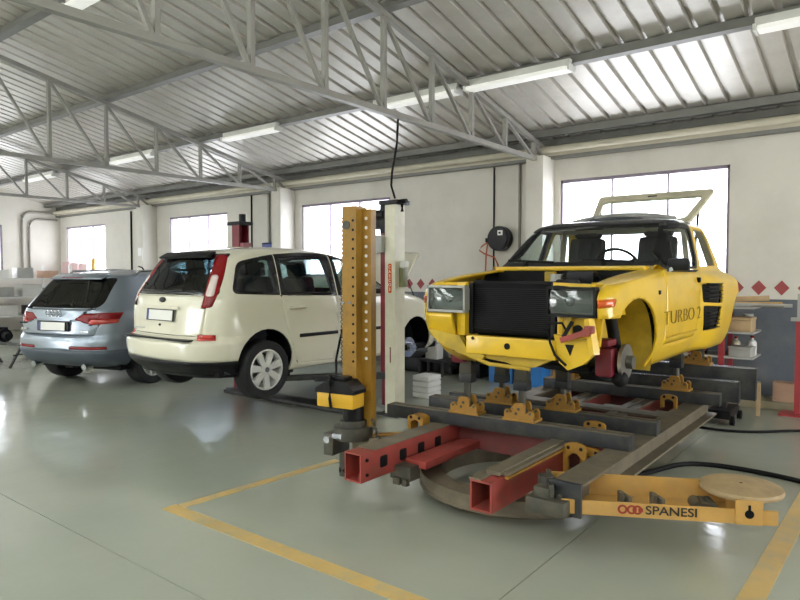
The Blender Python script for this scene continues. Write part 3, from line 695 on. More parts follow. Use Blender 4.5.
# ---- yellow hatchback shell on the bench: no bonnet, bumper, grille or wheels; front towards the camera (local y runs backwards from the nose)
def build_hatch():
    car = thing('rally_hatchback', 'yellow hatchback stripped for repair on the straightening bench, tailgate open', 'car', (-2.125, 3.80, .79))
    zs = lev((.20, .45, 7), (.45, .78, 10), (.78, .93, 14), (.93, 1.28, 14), (1.28, 1.36, 8))
    def warp(x, y, z):
        k = max(0, min(1, (y - 2.0) / .45)); k = k * k * (3 - 2 * k)
        h = max(0, min(1, (.93 - z) / .14)); h = h * h * (3 - 2 * h)
        s = 1 if x > 0 else -1
        if abs(x) > .3: x += s * .085 * k * h * min(1, (abs(x) - .3) / .3)
        if y < 1.1 and z < .95: # wings crown: a little lower in the middle line of the bonnet
            pass
        return x, y, z
    bm = shell(zs,
        [(.2, .34), (.3, .16), (.45, .05), (.6, .0), (.70, .0), (.75, .03), (.79, .12), (.82, .28), (.85, .52), (.88, .85), (.905, 1.10), (.94, 1.19), (1.1, 1.42), (1.28, 1.68), (1.32, 1.80), (1.36, 2.1)],
        [(.2, 3.2), (.3, 3.38), (.45, 3.46), (.6, 3.48), (.75, 3.46), (.83, 3.40), (.90, 3.18), (.95, 3.10), (1.28, 2.86), (1.32, 2.78), (1.36, 2.55)],
        [(.2, .70), (.3, .755), (.45, .785), (.6, .79), (.75, .785), (.85, .765), (.90, .735), (.93, .735), (1.1, .70), (1.28, .645), (1.32, .60), (1.36, .48)],
        [(0, .88), (.3, .94), (.8, 1), (2.4, 1), (3.5, .98)],
        [(.2, .16), (.75, .14), (.9, .2), (1.28, .16), (1.36, .25)], [(.2, .2), (.8, .22), (.95, .12), (1.36, .2)], [(.2, .05), (.9, .06), (.95, .12), (1.36, .12)], .07, dome=.05, warp=warp)
    dele = lambda fs: bmesh.ops.delete(bm, geom=fs, context='FACES')
    # bonnet opening, grille and bumper openings, wheel arches
    dele(cut(bm, rounded([(-.585, .10), (.585, .10), (.60, 1.08), (-.60, 1.08)], .05), AX, AY, lambda f: f.normal.z > .12 and f.calc_center_median().z < .95 and f.calc_center_median().y < 1.12))
    fr = lambda f: f.normal.y < -.12 and f.calc_center_median().y < .6
    dele(cut(bm, [(-.655, .575), (.655, .575), (.645, .80), (-.645, .80)], AX, AZ, fr))
    dele(cut(bm, [(-.40, .15), (.40, .15), (.40, .60), (-.40, .60)], AX, AZ, fr))
    dele([f for f in bm.faces if f.calc_center_median().y < .5 and f.calc_center_median().z < .575 and f.calc_center_median().x > .35])
    for s, f in SIDES:
        dele(cut(bm, circ(.50, .335, .365), AY, AZ, f)); dele(cut(bm, circ(3.27, .28, .40), AY, AZ, f)); dele(cut(bm, [(3.2, .1), (3.7, .1), (3.7, .56), (3.2, .56)], AY, AZ, lambda f, s=s: f.calc_center_median().x * s > .3))
        # door with window
        gl = [(1.40, .925), (2.07, .925), (2.13, 1.25), (1.70, 1.255)]
        fs = cut(bm, rounded([(1.28, .905), (2.12, .905), (2.19, 1.285), (1.66, 1.295)], .02), AY, AZ, f); g = take(bm, fs)
        hole_fill = cut(g, rounded(gl, .03), AY, AZ, f); pane = take(g, hole_fill, push=-.008)
        d = take(bm, cut(bm, rounded([(1.06, .90), (1.02, .34), (1.95, .34), (2.0, .55), (2.12, .90)], [.02, .05, .08, .2, .02]), AY, AZ, f), inset=.006)
        do = emit(d, 'door', M_yel, car, recalc=False, solid=.03, mat2=M_trimin)
        wf = emit(g, 'window_frame', M_blackpl, do, recalc=False, solid=.03)
        emit(pane, 'pane', M_clear, wf, recalc=False)
        g = take(bm, cut(bm, rounded([(2.21, .925), (2.82, .94), (2.72, 1.15), (2.64, 1.255), (2.28, 1.265)], .035), AY, AZ, f), push=-.006)
        emit(g, 'quarter_window', M_clear, car, recalc=False)
        # air intakes behind the door
        for nm, po in (('air_intake', [(2.08, .62), (2.46, .60), (2.50, .775), (2.06, .775)]), ('air_intake', [(2.12, .37), (2.36, .38), (2.46, .575), (2.09, .59)])):
            g = take(bm, cut(bm, rounded(po, .03), AY, AZ, f), push=-.03); ai = emit(g, nm, M_black, car, recalc=False, solid=.02)
            b = MB()
            for k in range(5): z = po[0][1] + .03 + k * .032; b.bar((s * .83, po[0][0] + .03, z), (s * .87, po[1][0] - .03, z), .03, .008)
            b.out('grille_slat', M_blackpl, ai, kind='stuff')
        mk = take(bm, cut(bm, rounded([(-.02, .64), (.16, .655), (.185, .705), (-.02, .69)], .012), AY, AZ, lambda f, s=s: f.calc_center_median().x * s > .5), push=.006)
        mo = emit(mk, 'side_marker', M_orange, car, recalc=False, solid=.01)
        if s > 0:
            MB().box((s * .80, 1.30, .93), (.16, .07, .10), Matrix.Rotation(R(8) * s, 3, 'Z'), bev=.03).out('mirror', M_blackpl, do)
            MB().bar((s * .70, 1.24, .87), (s * .76, 1.27, .90), .05, .03).out('mirror_arm', M_chrome, do)
        MB().cyl((s * .76, 1.98, .81), (s * .80, 1.98, .81), .022, 12).out('door_lock', M_black, do)
        MB().box((s * .785, .88, .73), (.012, .05, .03), bev=.004).out('wing_catch', M_black, car)
        MB().bar((s * .792, 1.05, .395), (s * .792, 1.93, .395), .006, .008).out('sill_crease', M_yeld, do)
        if s > 0: text('TURBO 2', .15, 'lettering', M_decal, do, (.795, 1.50, .535), (R(90), 0, R(90)), .002, 1.75, -.004)
        # inside of the front wheel arch, engine bay side, strut tower
        arch_liner(car, s * .74, .50, .335, .375, .30, M_yeld, -25, 130)
        arch_liner(car, s * .80, 3.27, .28, .41, .4, M_black, 60, 180)
        MB().bx(s * .44, s * .47, .10, 1.12, .40, .78).out('inner_wing', M_yeld, car)
        MB().cyl((s * .50, .62, .58), (s * .50, .62, .80), .13, 20, .10).out('strut_tower', M_yel, car)
        MB().cyl((s * .50, .62, .80), (s * .50, .62, .815), .05, 14).out('strut_mount', M_black, car)
        if s > 0: MB().bar((s * .60, .06, .58), (s * .645, .04, .36), .05, .04).out('wing_stay', M_yel, car)
    # windscreen with dark surround, roof panel, rear openings
    sf = lambda f: f.normal.y < -.2 and f.calc_center_median().y > .9 and f.calc_center_median().z > .88
    g = take(bm, cut(bm, rounded([(-.72, .925), (.72, .925), (.625, 1.32), (-.625, 1.32)], .05), AX, AZ, sf))
    gl = take(g, cut(g, rounded([(-.65, .96), (.65, .96), (.555, 1.285), (-.555, 1.285)], .05), AX, AZ, sf), push=-.006)
    w = emit(g, 'windscreen_surround', M_blackpl, car, recalc=False, solid=.03); emit(gl, 'windscreen', M_clear, w, recalc=False)
    rp = take(bm, [f for f in bm.faces if f.calc_center_median().z > 1.285]); emit(rp, 'roof_panel', M_roofd, car, recalc=False, solid=.03, mat2=M_grey)
    hatch = cut(bm, rounded([(-.63, .88), (.63, .88), (.555, 1.30), (-.555, 1.30)], .05), AX, AZ, lambda f: f.normal.y > .04 and f.calc_center_median().y > 2.5); dele(hatch)
    h = MB(); n = Vector((0, math.cos(R(33)), math.sin(R(33)))); o = Vector((0, 2.84, 1.345))
    outer = rounded([(-.50, 0), (.50, 0), (.60, .66), (-.60, .66)], .06); inner = rounded([(-.44, .06), (.44, .06), (.52, .54), (-.52, .54)], .06)
    up = Vector((0, -n.z, n.y)) * .035; A = [h.bm.verts.new(o + Vector((u, 0, 0)) + n * v) for u, v in outer]; B = [h.bm.verts.new(o + Vector((u, 0, 0)) + n * v) for u, v in inner]
    A2 = [h.bm.verts.new(v.co + up) for v in A]; B2 = [h.bm.verts.new(v.co + up) for v in B]; k = len(A)
    for i in range(k):
        j = (i + 1) % k
        h.bm.faces.new((A[i], A[j], B[j], B[i])); h.bm.faces.new((A2[i], B2[i], B2[j], A2[j])); h.bm.faces.new((A[i], A2[i], A2[j], A[j])); h.bm.faces.new((B[i], B[j], B2[j], B2[i]))
    ho = h.out('tailgate', M_cream, car, 'open tailgate seen against the window')
    p = MB(); p.bm.faces.new([p.bm.verts.new(o + up * .5 + Vector((u, 0, 0)) + n * v) for u, v in inner]); p.out('pane', M_clear, ho)
    MB().bx(-.05, .05, 3.30, 3.36, 1.66, 1.70, bev=.01).out('tailgate_latch', M_blackpl, ho)
    for s in (-1, 1): MB().cyl((s * .52, 2.95, 1.10), (s * .50, 3.15, 1.53), .012, 8).out('gas_strut', M_blackpl, ho)
    emit(bm, 'body', M_yel, car, recalc=False, solid=.02, mat2=M_yeld)
    # cowl, wipers, firewall, cabin
    MB().box((0, 1.12, .905), (1.26, .12, .035), bev=.01).out('scuttle_panel', M_yel, car)
    for x in (-.36, .30): wp = MB().bar((x, 1.12, .93), (x - .03, 1.155, .965), .02, .02).bar((x - .20, 1.16, .975), (x + .22, 1.155, .955), .012, .02).cyl((x, 1.10, .92), (x, 1.10, .945), .018, 10).out('wiper', M_black, car)
    MB().bx(-.62, .62, 1.08, 1.11, (.38), .90).out('firewall', M_black, car)
    MB().bx(-.60, .60, 1.15, 1.45, .62, .90, bev=.06).out('dashboard', M_trimin, car)
    MB().bx(-.70, .70, 1.1, 3.3, .22, .30).out('cabin_floor', M_trimin, car)
    for x in (-.33, .34): seat(car, x, 2.05, .60, -1, None, .34)
    steering(car, .27, 1.50, .90, R(-62))
    MB().bx(-.66, .66, 2.75, 2.80, .30, .72).out('rear_bulkhead', M_trimin, car)
    MB().bar((-.56, 2.35, 1.27), (.56, 2.35, 1.27), .04, .04).bar((-.56, 2.35, 1.27), (-.66, 2.35, .4), .04, .04).bar((.56, 2.35, 1.27), (.66, 2.35, .4), .04, .04).out('roll_hoop', M_cream, car)
    # front end: lamps, radiator, crossmember, valances
    for s in (-1, 1):
        x0, x1 = (s * .325, s * .625)
        po = [(x0, .60), (x1, .60), (x1 - s * .02, .765), (x0, .755)]
        hl = MB().prism(po, (0, .10, 0), AX, AZ, (0, .16, 0)).out('headlamp', M_grey, car)
        MB().prism([(x0 + s * .015, .615), (x1 - s * .02, .615), (x1 - s * .035, .75), (x0 + s * .015, .742)], (0, .095, 0), AX, AZ, (0, .01, 0)).out('reflector', M_refl, hl)
        bmx = MB(); xs_ = [x0 + (x1 - x0) * k / 6 for k in range(7)]; zs_ = [.60 + .16 * k / 4 for k in range(5)]
        gr = [[bmx.bm.verts.new((x, .075 - .03 * (1 - ((x - (x0 + x1) / 2) / .17) ** 2) * (1 - ((z - .68) / .085) ** 2), z)) for x in xs_] for z in zs_]
        for i in range(4):
            for j in range(6): bmx.bm.faces.new((gr[i][j], gr[i][j + 1], gr[i + 1][j + 1], gr[i + 1][j]))
        bmx.out('lens', M_lens, hl)
        fx0, fx1 = min(x0, x1), max(x0, x1)
        MB().bx(fx0 - .012, fx1 + .012, .06, .12, .585, .602).bx(fx0 - .012, fx1 + .012, .06, .12, .762, .778).bx(fx0 - .014, fx0, .06, .12, .59, .775).bx(fx1, fx1 + .014, .06, .12, .59, .77).out('rim', M_blackpl if s > 0 else M_grey, hl)
        MB().ball((s * .46, .09, .69), .035, (1, .4, 1), 12, 8).out('bulb_cover', M_bright, hl)
        vp = [(.36, .47), (.64, .44), (.65, .38), (.56, .29), (.46, .245), (.40, .29)] if s > 0 else [(-.64, .46), (-.36, .42), (-.30, .33), (-.15, .29), (-.18, .26), (-.36, .295), (-.54, .36)]
        va = MB().prism(vp, (0, .07, 0), AX, AZ, (0, .05, 0)).out('valance', M_yel if s > 0 else M_yeld, car)  # left valance in the darker yellow, right one in body yellow
        if s > 0: MB().prism([(.44, .41), (.50, .41), (.475, .34)], (0, .064, 0), AX, AZ, (0, .01, 0)).out('valance_hole', M_black, va)
        MB().prism([(s * .40, .585), (s * .66, .585), (s * .64, .40), (s * .40, .40)], (0, .13, 0), AX, AZ, (0, .03, 0)).out('lamp_panel', M_yel if s > 0 else M_yeld, car)  # left panel in the darker yellow as well
        MB().cyl((s * .5, .125, .50), (s * .5, .135, .50), .035, 14).out('panel_hole', M_black, car)
    rd = MB().bx(-.335, .325, .17, .24, .44, .795, bev=.01).out('radiator', M_rad, car)
    b = MB()
    for k in range(22): b.bx(-.30, .29, .158, .172, .47 + k * .0135, .475 + k * .0135)
    b.out('fin', M_blackpl, rd, kind='stuff')
    MB().bx(-.34, -.30, .15, .25, .43, .80, bev=.01).out('end_tank', M_blackpl, rd)
    MB().bx(.30, .335, .15, .25, .43, .80, bev=.01).out('end_tank', M_blackpl, rd)
    cm = MB().bx(-.30, .38, .06, .13, .30, .43, bev=.012).out('front_crossmember', M_yel, car)
    MB().cyl((.03, .055, .37), (.03, .065, .37), .022, 14).out('panel_hole', M_black, cm)
    MB().cyl((-.24, .055, .41), (-.24, .065, .41), .012, 10).out('panel_hole', M_black, cm)
    MB().prism([(-.25, .30), (.34, .30), (.22, .24), (.12, .22), (.0, .255), (-.16, .27)], (0, .10, 0), AX, AZ, (0, .06, 0)).out('undertray', M_yeld, car)
    MB().bx(-.40, -.33, .10, .18, .42, .80, bev=.01).out('radiator_stay', M_yel, car)
    MB().bx(.36, .40, .12, .2, .40, .66, bev=.01).out('radiator_stay', M_yel, car)
    MB().bar((-.30, .20, .80), (.34, .20, .80), .08, .02).out('slam_panel', M_black, car)
    for s in (-1, 1): MB().bar((s * .33, .16, .795), (s * .60, .13, .785), .06, .02).out('slam_panel_end', M_yel, car)
    e = MB().bx(-.36, .36, .30, 1.05, .28, .66, bev=.05).bx(-.3, .1, .4, .9, .66, .76, bev=.03).bx(.12, .36, .55, .95, .66, .79, bev=.03).cyl((-.1, .5, .7), (.3, .5, .73), .07, 14).out('engine', M_black, car)
    MB().tube([(.38, .30, .60), (.45, .28, .74), (.36, .45, .80), (.15, .6, .80)], .022, 8).out('coolant_hose', M_blackpl, e)
    MB().box((.18, .98, .83), (.22, .12, .10), bev=.02).out('heater_box', M_blackpl, car)
    MB().cyl((-.02, .95, .80), (-.02, .95, .86), .05, 14).out('fluid_reservoir', M_grey, car)
    MB().bx(-.14, -.06, .98, 1.05, .80, .88, bev=.01).bar((-.1, 1.0, .84), (.06, 1.02, .82), .03, .02).out('bonnet_catch', M_yeld, car)
    MB().tube([(.40, .95, .70), (.30, 1.0, .84), (.10, 1.02, .85), (-.05, .98, .78), (-.3, .9, .8)], .014, 6).out('wiring_loom', M_black, car)
    MB().tube([(-.56, .2, .50), (-.52, .12, .46), (-.49, .12, .38), (-.44, .12, .30), (-.47, .14, .44)], .008, 6).out('wiring', M_black, car)
    MB().tube([(.30, .06, .50), (.34, .03, .50), (.36, .02, .42), (.38, .05, .34), (.46, .04, .28)], .009, 6).tube([(.32, .04, .54), (.44, .02, .55), (.46, .04, .50)], .008, 6).out('wiring', M_black, car)
    MB().bar((.43, .03, .44), (.60, .03, .50), .03, .035).cyl((.60, .0, .50), (.60, .06, .50), .028, 10).bx(.585, .64, .01, .06, .49, .54, bev=.008).out('towing_bar', M_red, car, 'red towing bar')
    MB().bar((.44, .04, .46), (.50, .04, .56), .02, .02).out('towing_bar_stay', M_black, car)
    # running gear on both sides
    for s in (-1, 1):
        h = MB().cyl((s * .66, .52, .27), (s * .685, .52, .27), .12, 28).out('brake_disc', M_disc, car)
        MB().cyl((s * .685, .52, .27), (s * .73, .52, .27), .045, 16).out('hub', M_dsteel, h)
        MB().box((s * .575, .44, .27), (.12, .14, .20), bev=.03).out('brake_caliper', M_calr, h)
        MB().box((s * .56, .44, .40), (.11, .16, .05), bev=.015).out('caliper_bracket', M_calr, h)
        MB().tube([(s * .15, .45, .22), (s * .35, .47, .20), (s * .64, .50, .19)], .035, 10).box((s * .30, .48, .215), (.34, .16, .06), bev=.02).out('suspension_arm', M_black, car)
        MB().cyl((s * .62, .54, .25), (s * .50, .60, .78), .04, 12).out('suspension_strut', M_black, car)
        MB().ball((s * .66, .46, .16), .055).out('ball_joint', M_black, car)
    MB().bx(-.45, .45, .40, .75, .19, .29, bev=.03).out('subframe', M_black, car)
    MB().bx(-.6, .6, 1.1, 3.3, .17, .22).out('underbody', M_black, car)
    MB().tube([(-.3, .1, .28), (-.1, .05, .24), (.2, .06, .23)], .014, 6).out('front_pipe', M_yeld, car)
build_hatch()

# ------------------------------------------------------------------ straightening bench and what stands on it
BZ = .45                                            # top of the bench rails
bench = thing('straightening_bench', 'steel body straightening bench with red frame under the yellow car', 'bench', (-2.2, 4.8, 0))
def bp(n, mb, mat, label=None, par=None, **k):
    o = mb.out(n, mat, bench, label, world=True, **k)
    if par: o.parent = par; o.location = (0, 0, 0)
    return o
def ibeam(x0, x1, y0, y1, z0, z1, along='y', t=.016, mb=None):
    mb = mb or MB()
    if along == 'y':
        c = (x0 + x1) / 2; mb.bx(x0, x1, y0, y1, z1 - t, z1).bx(x0, x1, y0, y1, z0, z0 + t).bx(c - t / 2, c + t / 2, y0, y1, z0 + t, z1 - t)
    else:
        c = (y0 + y1) / 2; mb.bx(x0, x1, y0, y1, z1 - t, z1).bx(x0, x1, y0, y1, z0, z0 + t).bx(x0, x1, c - t / 2, c + t / 2, z0 + t, z1 - t)
    return mb
bp('rail', ibeam(-1.58, -1.40, 3.48, 6.85, .27, BZ), M_dust)
bp('rail', ibeam(-3.02, -2.84, 4.34, 6.85, .27, BZ), M_dust)
bp('rail_end_plate', MB().bx(-1.595, -1.40, 3.455, 3.485, .26, BZ + .005, bev=.004), M_blue)
bp('rail_end_bolt', MB().cyl((-1.52, 3.44, .36), (-1.52, 3.46, .36), .022, 8), M_dsteel)
bp('rail_clamp', MB().bx(-1.70, -1.46, 3.36, 3.46, .27, .36, bev=.01).bx(-1.66, -1.56, 3.38, 3.47, .36, .42, bev=.01), M_dsteel)
bp('crossmember', MB().bx(-2.90, -1.58, 4.36, 4.42, .26, BZ - .02), M_dred)
bp('crossmember', MB().bx(-2.84, -1.58, 5.62, 5.72, .27, BZ - .02), M_dred)
bp('crossmember', MB().bx(-2.84, -1.58, 6.70, 6.80, .27, BZ), M_dred)
bp('crossmember_top', MB().bx(-2.84, -1.58, 5.58, 5.76, BZ - .02, BZ + .0), M_dust)
for x in (-1.98, -2.5):
    q = bp('inner_beam', MB().bx(x, x + .10, 4.95, 6.7, .30, BZ - .03), M_red)
    bp('inner_beam_top', MB().bx(x - .02, x + .05, 4.93, 6.7, BZ - .03, BZ - .005).bx(x + .065, x + .13, 4.93, 6.7, BZ - .03, BZ - .012), M_dust, par=q)
# turntable ring close above the floor
RC = (-2.25, 4.32, 0)
rg = bp('turntable_ring', MB().lathe([(.57, .07), (.72, .07), (.74, .085), (.72, .10), (.72, .165), (.735, .17), (.735, .19), (.57, .19)], RC, (0, 0, 1), 56, closed=True), M_dust)
bp('turntable_hub', MB().cyl((-2.25, 4.32 + .9, .06), (-2.25, 4.32 + .9, .27), .16, 24), M_dsteel)
for s_ in (-1, 1):
    bp('scissor_leg', MB().bar((-2.2 + s_ * .25, 5.35, .05), (-2.2 + s_ * .25, 6.25, .24), .06, .05), M_dsteel)
    bp('scissor_leg', MB().bar((-2.2 + s_ * .18, 6.25, .05), (-2.2 + s_ * .18, 5.35, .24), .06, .05), M_dsteel)
bp('base_plate', MB().bx(-2.55, -1.85, 5.25, 6.35, 0, .05, bev=.008), M_blue)
# red box arm with four square holes, front left
ra = bp('box_arm', MB().bx(-2.945, -2.935, 3.16, 4.36, .255, BZ).bx(-2.81, -2.80, 3.16, 4.36, .255, BZ).bx(-2.935, -2.81, 3.16, 4.36, BZ - .01, BZ).bx(-2.935, -2.81, 3.16, 4.36, .255, .265), M_red, 'red box section arm with square holes')
for k in range(4):
    y = 3.40 + k * .22
    bp('square_hole', MB().prism(rounded([(-.04, -.04), (.04, -.04), (.04, .04), (-.04, .04)], .018), (-2.802, y, .355), AY, AZ, (.004, 0, 0)), M_black, par=ra)
bp('arm_top_plate', MB().bx(-2.95, -2.795, 3.30, 4.36, BZ, BZ + .006), M_dust, par=ra)
for y, z in ((3.19, .40), (3.19, .30)): bp('arm_bolt', MB().cyl((-2.80, y + .03, z), (-2.79, y + .03, z), .012, 8), M_black, par=ra)
bp('lower_outrigger', MB().bx(-2.78, -2.60, 3.62, 4.4, .275, .33, bev=.006), M_red)
bp('outrigger_bracket', MB().bx(-2.84, -2.66, 3.52, 3.64, .20, .30, bev=.008).bx(-2.80, -2.74, 3.50, 3.54, .17, .22).bx(-2.72, -2.68, 3.50, 3.54, .17, .22), M_dsteel)
# red beam, front right, with a clamp rail on top
rb = bp('stub_beam', MB().bx(-2.0, -1.99, 3.24, 4.36, .245, .43).bx(-1.865, -1.855, 3.24, 4.36, .245, .43).bx(-1.99, -1.865, 3.24, 4.36, .245, .257).bx(-1.99, -1.865, 3.24, 4.36, .418, .43), M_red, 'red hollow beam with a dusty steel top rail')
bp('beam_rail', MB().bx(-2.01, -1.93, 3.24, 4.30, .43, .44).bx(-1.96, -1.87, 3.36, 4.32, .44, .465).bx(-1.925, -1.835, 3.40, 4.32, .435, .455), M_dust, par=rb)
bp('beam_edge_strip', MB().bx(-1.855, -1.832, 3.40, 4.32, .415, .43), M_och, par=rb)
# yellow arch brackets bolted to the bench
def arch_bracket(x, y, z, w, h, d, par=None):
    po = [(-w / 2, 0), (-w / 2, h * .8)] + [(-w / 2 * math.cos(R(a)), h * .8 + h * .2 * math.sin(R(a))) for a in (30, 60, 90, 120, 150)] + [(w / 2, h * .8), (w / 2, 0), (w * .30, 0), (w * .30, h * .5), (w * .1, h * .66), (-w * .1, h * .66), (-w * .30, h * .5), (-w * .30, 0)]
    q = bp('arch_bracket', MB().prism(po, (x, y, z), AX, AZ, (0, d, 0)), M_och)
    for u in (-.27, .27): bp('bolt_hole', MB().cyl((x + u * w, y - .003, z + h * .82), (x + u * w, y + .005, z + h * .82), .013, 10), M_black, par=q)
arch_bracket(-1.76, 4.22, .26, .17, .22, .03); arch_bracket(-1.68, 4.30, .27, .15, .17, .03)
arch_bracket(-1.62, 5.98, .45, .14, .12, .03); arch_bracket(-1.77, 4.60, BZ - .02, .16, .13, .03); arch_bracket(-3.05, 4.10, .40, .15, .12, .10)

# cross beams lying on the rails
def beam(name_label, x0, y0, x1, y1, z0, z1, w=.12, gap=.018):
    t = thing('cross_beam', name_label, 'beam', ((x0 + x1) / 2, (y0 + y1) / 2, z0))
    p, q = Vector((x0, y0, 0)), Vector((x1, y1, 0)); d = (q - p).normalized(); n = Vector((-d.y, d.x, 0)); h = z1 - z0
    for s_ in (-1, 1):
        o = n * s_ * (gap / 2 + (w - gap) / 4)
        MB().bar(p + o + Vector((0, 0, (z0 + z1) / 2)), q + o + Vector((0, 0, (z0 + z1) / 2)), (w - gap) / 2, h, bev=.006).out('channel', M_blue, t, world=True)
        MB().bar(p + o + Vector((0, 0, z1 + .002)), q + o + Vector((0, 0, z1 + .002)), (w - gap) / 2 - .012, .004).out('top_strip', M_dust if z1 < .6 else M_bright, t, world=True)  # paler strip along each beam top, palest on the higher beams
    for e in (p, q):
        MB().box((e.x, e.y, (z0 + z1) / 2), (.012, w + .01, h + .004), Matrix.Rotation(math.atan2(d.y, d.x), 3, 'Z'), bev=.002).out('end_plate', M_blue, t, world=True)
    return t
beam('long dark steel cross beam nearest the camera, ending at the right bench rail', -3.40, 4.24, -1.43, 4.39, BZ, .55)
beam('long dark steel cross beam behind the nearest one, carrying the second pair of posts', -3.33, 4.75, -1.41, 4.93, BZ, .55)
beam('bright-topped steel cross beam under the middle of the yellow car, lowest of the rear three', -2.95, 6.30, -1.28, 6.38, BZ, .555)
beam('bright-topped steel cross beam at the back of bench, between its low and high neighbours', -2.95, 6.56, -1.17, 6.63, BZ, .645, .10)
beam('highest bright-topped steel beam at the rear bench end, sticking out right', -2.95, 6.80, -1.07, 6.86, BZ, .75, .10)
beam('short dark cross beam with its left end beside the cream lift post', -3.30, 5.02, -2.2, 5.08, BZ, .545, .08)

def clamp(x, y, z, top, label, rz=R(4.4), back=True):
    t = thing('sill_clamp', label, 'clamp', (x, y, z), rz, 'yellow clamps holding the yellow car')
    po = [(-.115, 0), (.115, 0), (.115, .05), (.10, .068), (.08, .068), (.062, .045), (.05, .05), (.045, .10), (.03, .118), (-.03, .118), (-.045, .10), (-.05, .05), (-.062, .045), (-.08, .068), (-.10, .068), (-.115, .05)]
    MB().bx(-.13, .13, -.075, .075, 0, .02, bev=.004).out('base', M_och, t)
    for yy in (-.07, .045):
        e = MB().prism(po, (0, yy, .018), AX, AZ, (0, .025, 0)).out('cheek', M_och, t)
        for u, v in ((-.09, .05), (.09, .05), (0, .075), (-.02, .04)): MB().cyl((u, yy - .004, .018 + v), (u, yy + .004, .018 + v), .011, 8).out('bolt', M_dsteel, e)
    MB().cyl((.0, -.05, .06), (0, .05, .06), .03, 12).out('pivot', M_dsteel, t)
    MB().cyl((0, 0, .06), (0, 0, top - z - .22), .027, 16).out('post', M_dsteel, t)
    MB().bx(-.055, .055, -.05, .05, top - z - .27, top - z - .20, bev=.01).out('collar', M_blue, t)
    j = MB().bx(-.05, .05, -.042, -.008, top - z - .20, top - z, bev=.006).bx(-.05, .05, .008, .042, top - z - .20, top - z - .01, bev=.006).bx(-.05, .05, -.04, .04, top - z - .20, top - z - .14).out('jaw', M_dsteel, t)
    for u in (-.025, .025): MB().cyl((u, -.055, top - z - .06), (u, -.04, top - z - .06), .011, 6).out('jaw_bolt', M_dsteel, j)
clamp(-2.68, 4.295, .555, 1.07, 'yellow sill clamp with tall dark post, front left on the nearest cross beam')
clamp(-2.22, 4.33, .555, 1.05, 'yellow sill clamp with tall dark post on the nearest cross beam, beside the blue crates')
clamp(-2.66, 4.815, .555, 1.0, 'yellow sill clamp on the second cross beam, seen between the two front posts')
clamp(-2.13, 4.86, .555, 1.0, 'yellow sill clamp on the second cross beam, below the red brake caliper')
clamp(-1.65, 6.34, .562, 1.04, 'yellow sill clamp at the rear right under the sill, nearer of the pair', 0)
clamp(-1.58, 6.83, .755, 1.04, 'yellow sill clamp on the highest rear beam, farther of the right pair', 0)
clamp(-2.75, 6.34, .562, 1.0, 'yellow sill clamp at the far rear left under the sill', 0)

# yellow pulling arm with the round end plate, front right
A0, A1 = Vector((-1.49, 3.44, 0)), Vector((-.50, 3.97, 0))
arm = thing('pulling_beam', 'orange yellow pulling beam with round end plate swung out at the front right', 'beam', A0, math.atan2(A1.y - A0.y, A1.x - A0.x))
AL = (A1 - A0).length
MB().bx(-.08, AL, 0, .30, .285, .30).out('web', M_ochl, arm)
f = MB().bx(-.02, AL, -.012, 0, .285, .365).out('front_flange', M_ochl, arm)
MB().bx(-.08, AL - .08, .30, .315, .285, .425).out('back_plate', M_ochl, arm)
MB().bx(-.09, -.06, -.0, .31, .285, .44, bev=.004).out('hinge_plate', M_dsteel, arm)
MB().cyl((-.10, .12, .26), (-.10, .12, .46), .045, 16).out('hinge_pin', M_dsteel, arm)
for x in (.32, .50):
    MB().prism([(0, 0), (.09, 0), (.02, .085), (-.02, .085)], (x, .10, .30), AY, AZ, (.022, 0, 0)).box((x + .03, .13, .335), (.02, .13, .07), Matrix.Rotation(R(20), 3, 'Z')).out('gusset', M_dust, arm)
b = MB()
for k in range(3): b.cyl((.74 + k * .035, .06, .335), (.74 + k * .035, .18, .335), .033, 16)
b.out('roller', M_dsteel, arm)
ep = MB().lathe([(.01, .40), (.19, .40), (.215, .405), (.22, .42), (.215, .435), (.17, .445), (.01, .448)], (AL - .12, .20, 0), (0, 0, 1), 40).out('end_plate', M_tand, arm, 'round dusty end plate')
MB().cyl((AL - .12, .20, .30), (AL - .12, .20, .41), .08, 20).out('end_plate_boss', M_ochl, ep)
k_ = MB().bx(AL - .22, AL - .08, -.026, -.010, .285, .42, bev=.004).out('lock_plate', M_ochl, arm)
MB().cyl((AL - .15, -.028, .345), (AL - .15, -.02, .345), .024, 16).bx(AL - .157, AL - .143, -.028, -.02, .345, .395).out('keyhole', M_black, k_)
text('SPANESI', .068, 'lettering', M_lettb, f, (.575, -.0135, .328), (R(90), 0, 0), .0012, 1.12, .001)
for x, r_ in ((.315, .021), (.365, .021), (.395, .021)):
    MB().lathe([(r_ + .006 * math.cos(a * math.pi / 3), .0015 * math.sin(a * math.pi / 3)) for a in range(6)], (x, -.0135, .328), (0, 1, 0), 18, closed=True).out('logo_ring', M_lettr, f)
MB().bx(.40, .425, -.0145, -.0125, .318, .338).out('logo_block', M_lettr, f)
MB().cyl((.02, .06, .36), (.02, .24, .36), .02, 12).bx(-.05, .06, .04, .08, .30, .40, bev=.008).out('hinge_clamp', M_dsteel, arm)

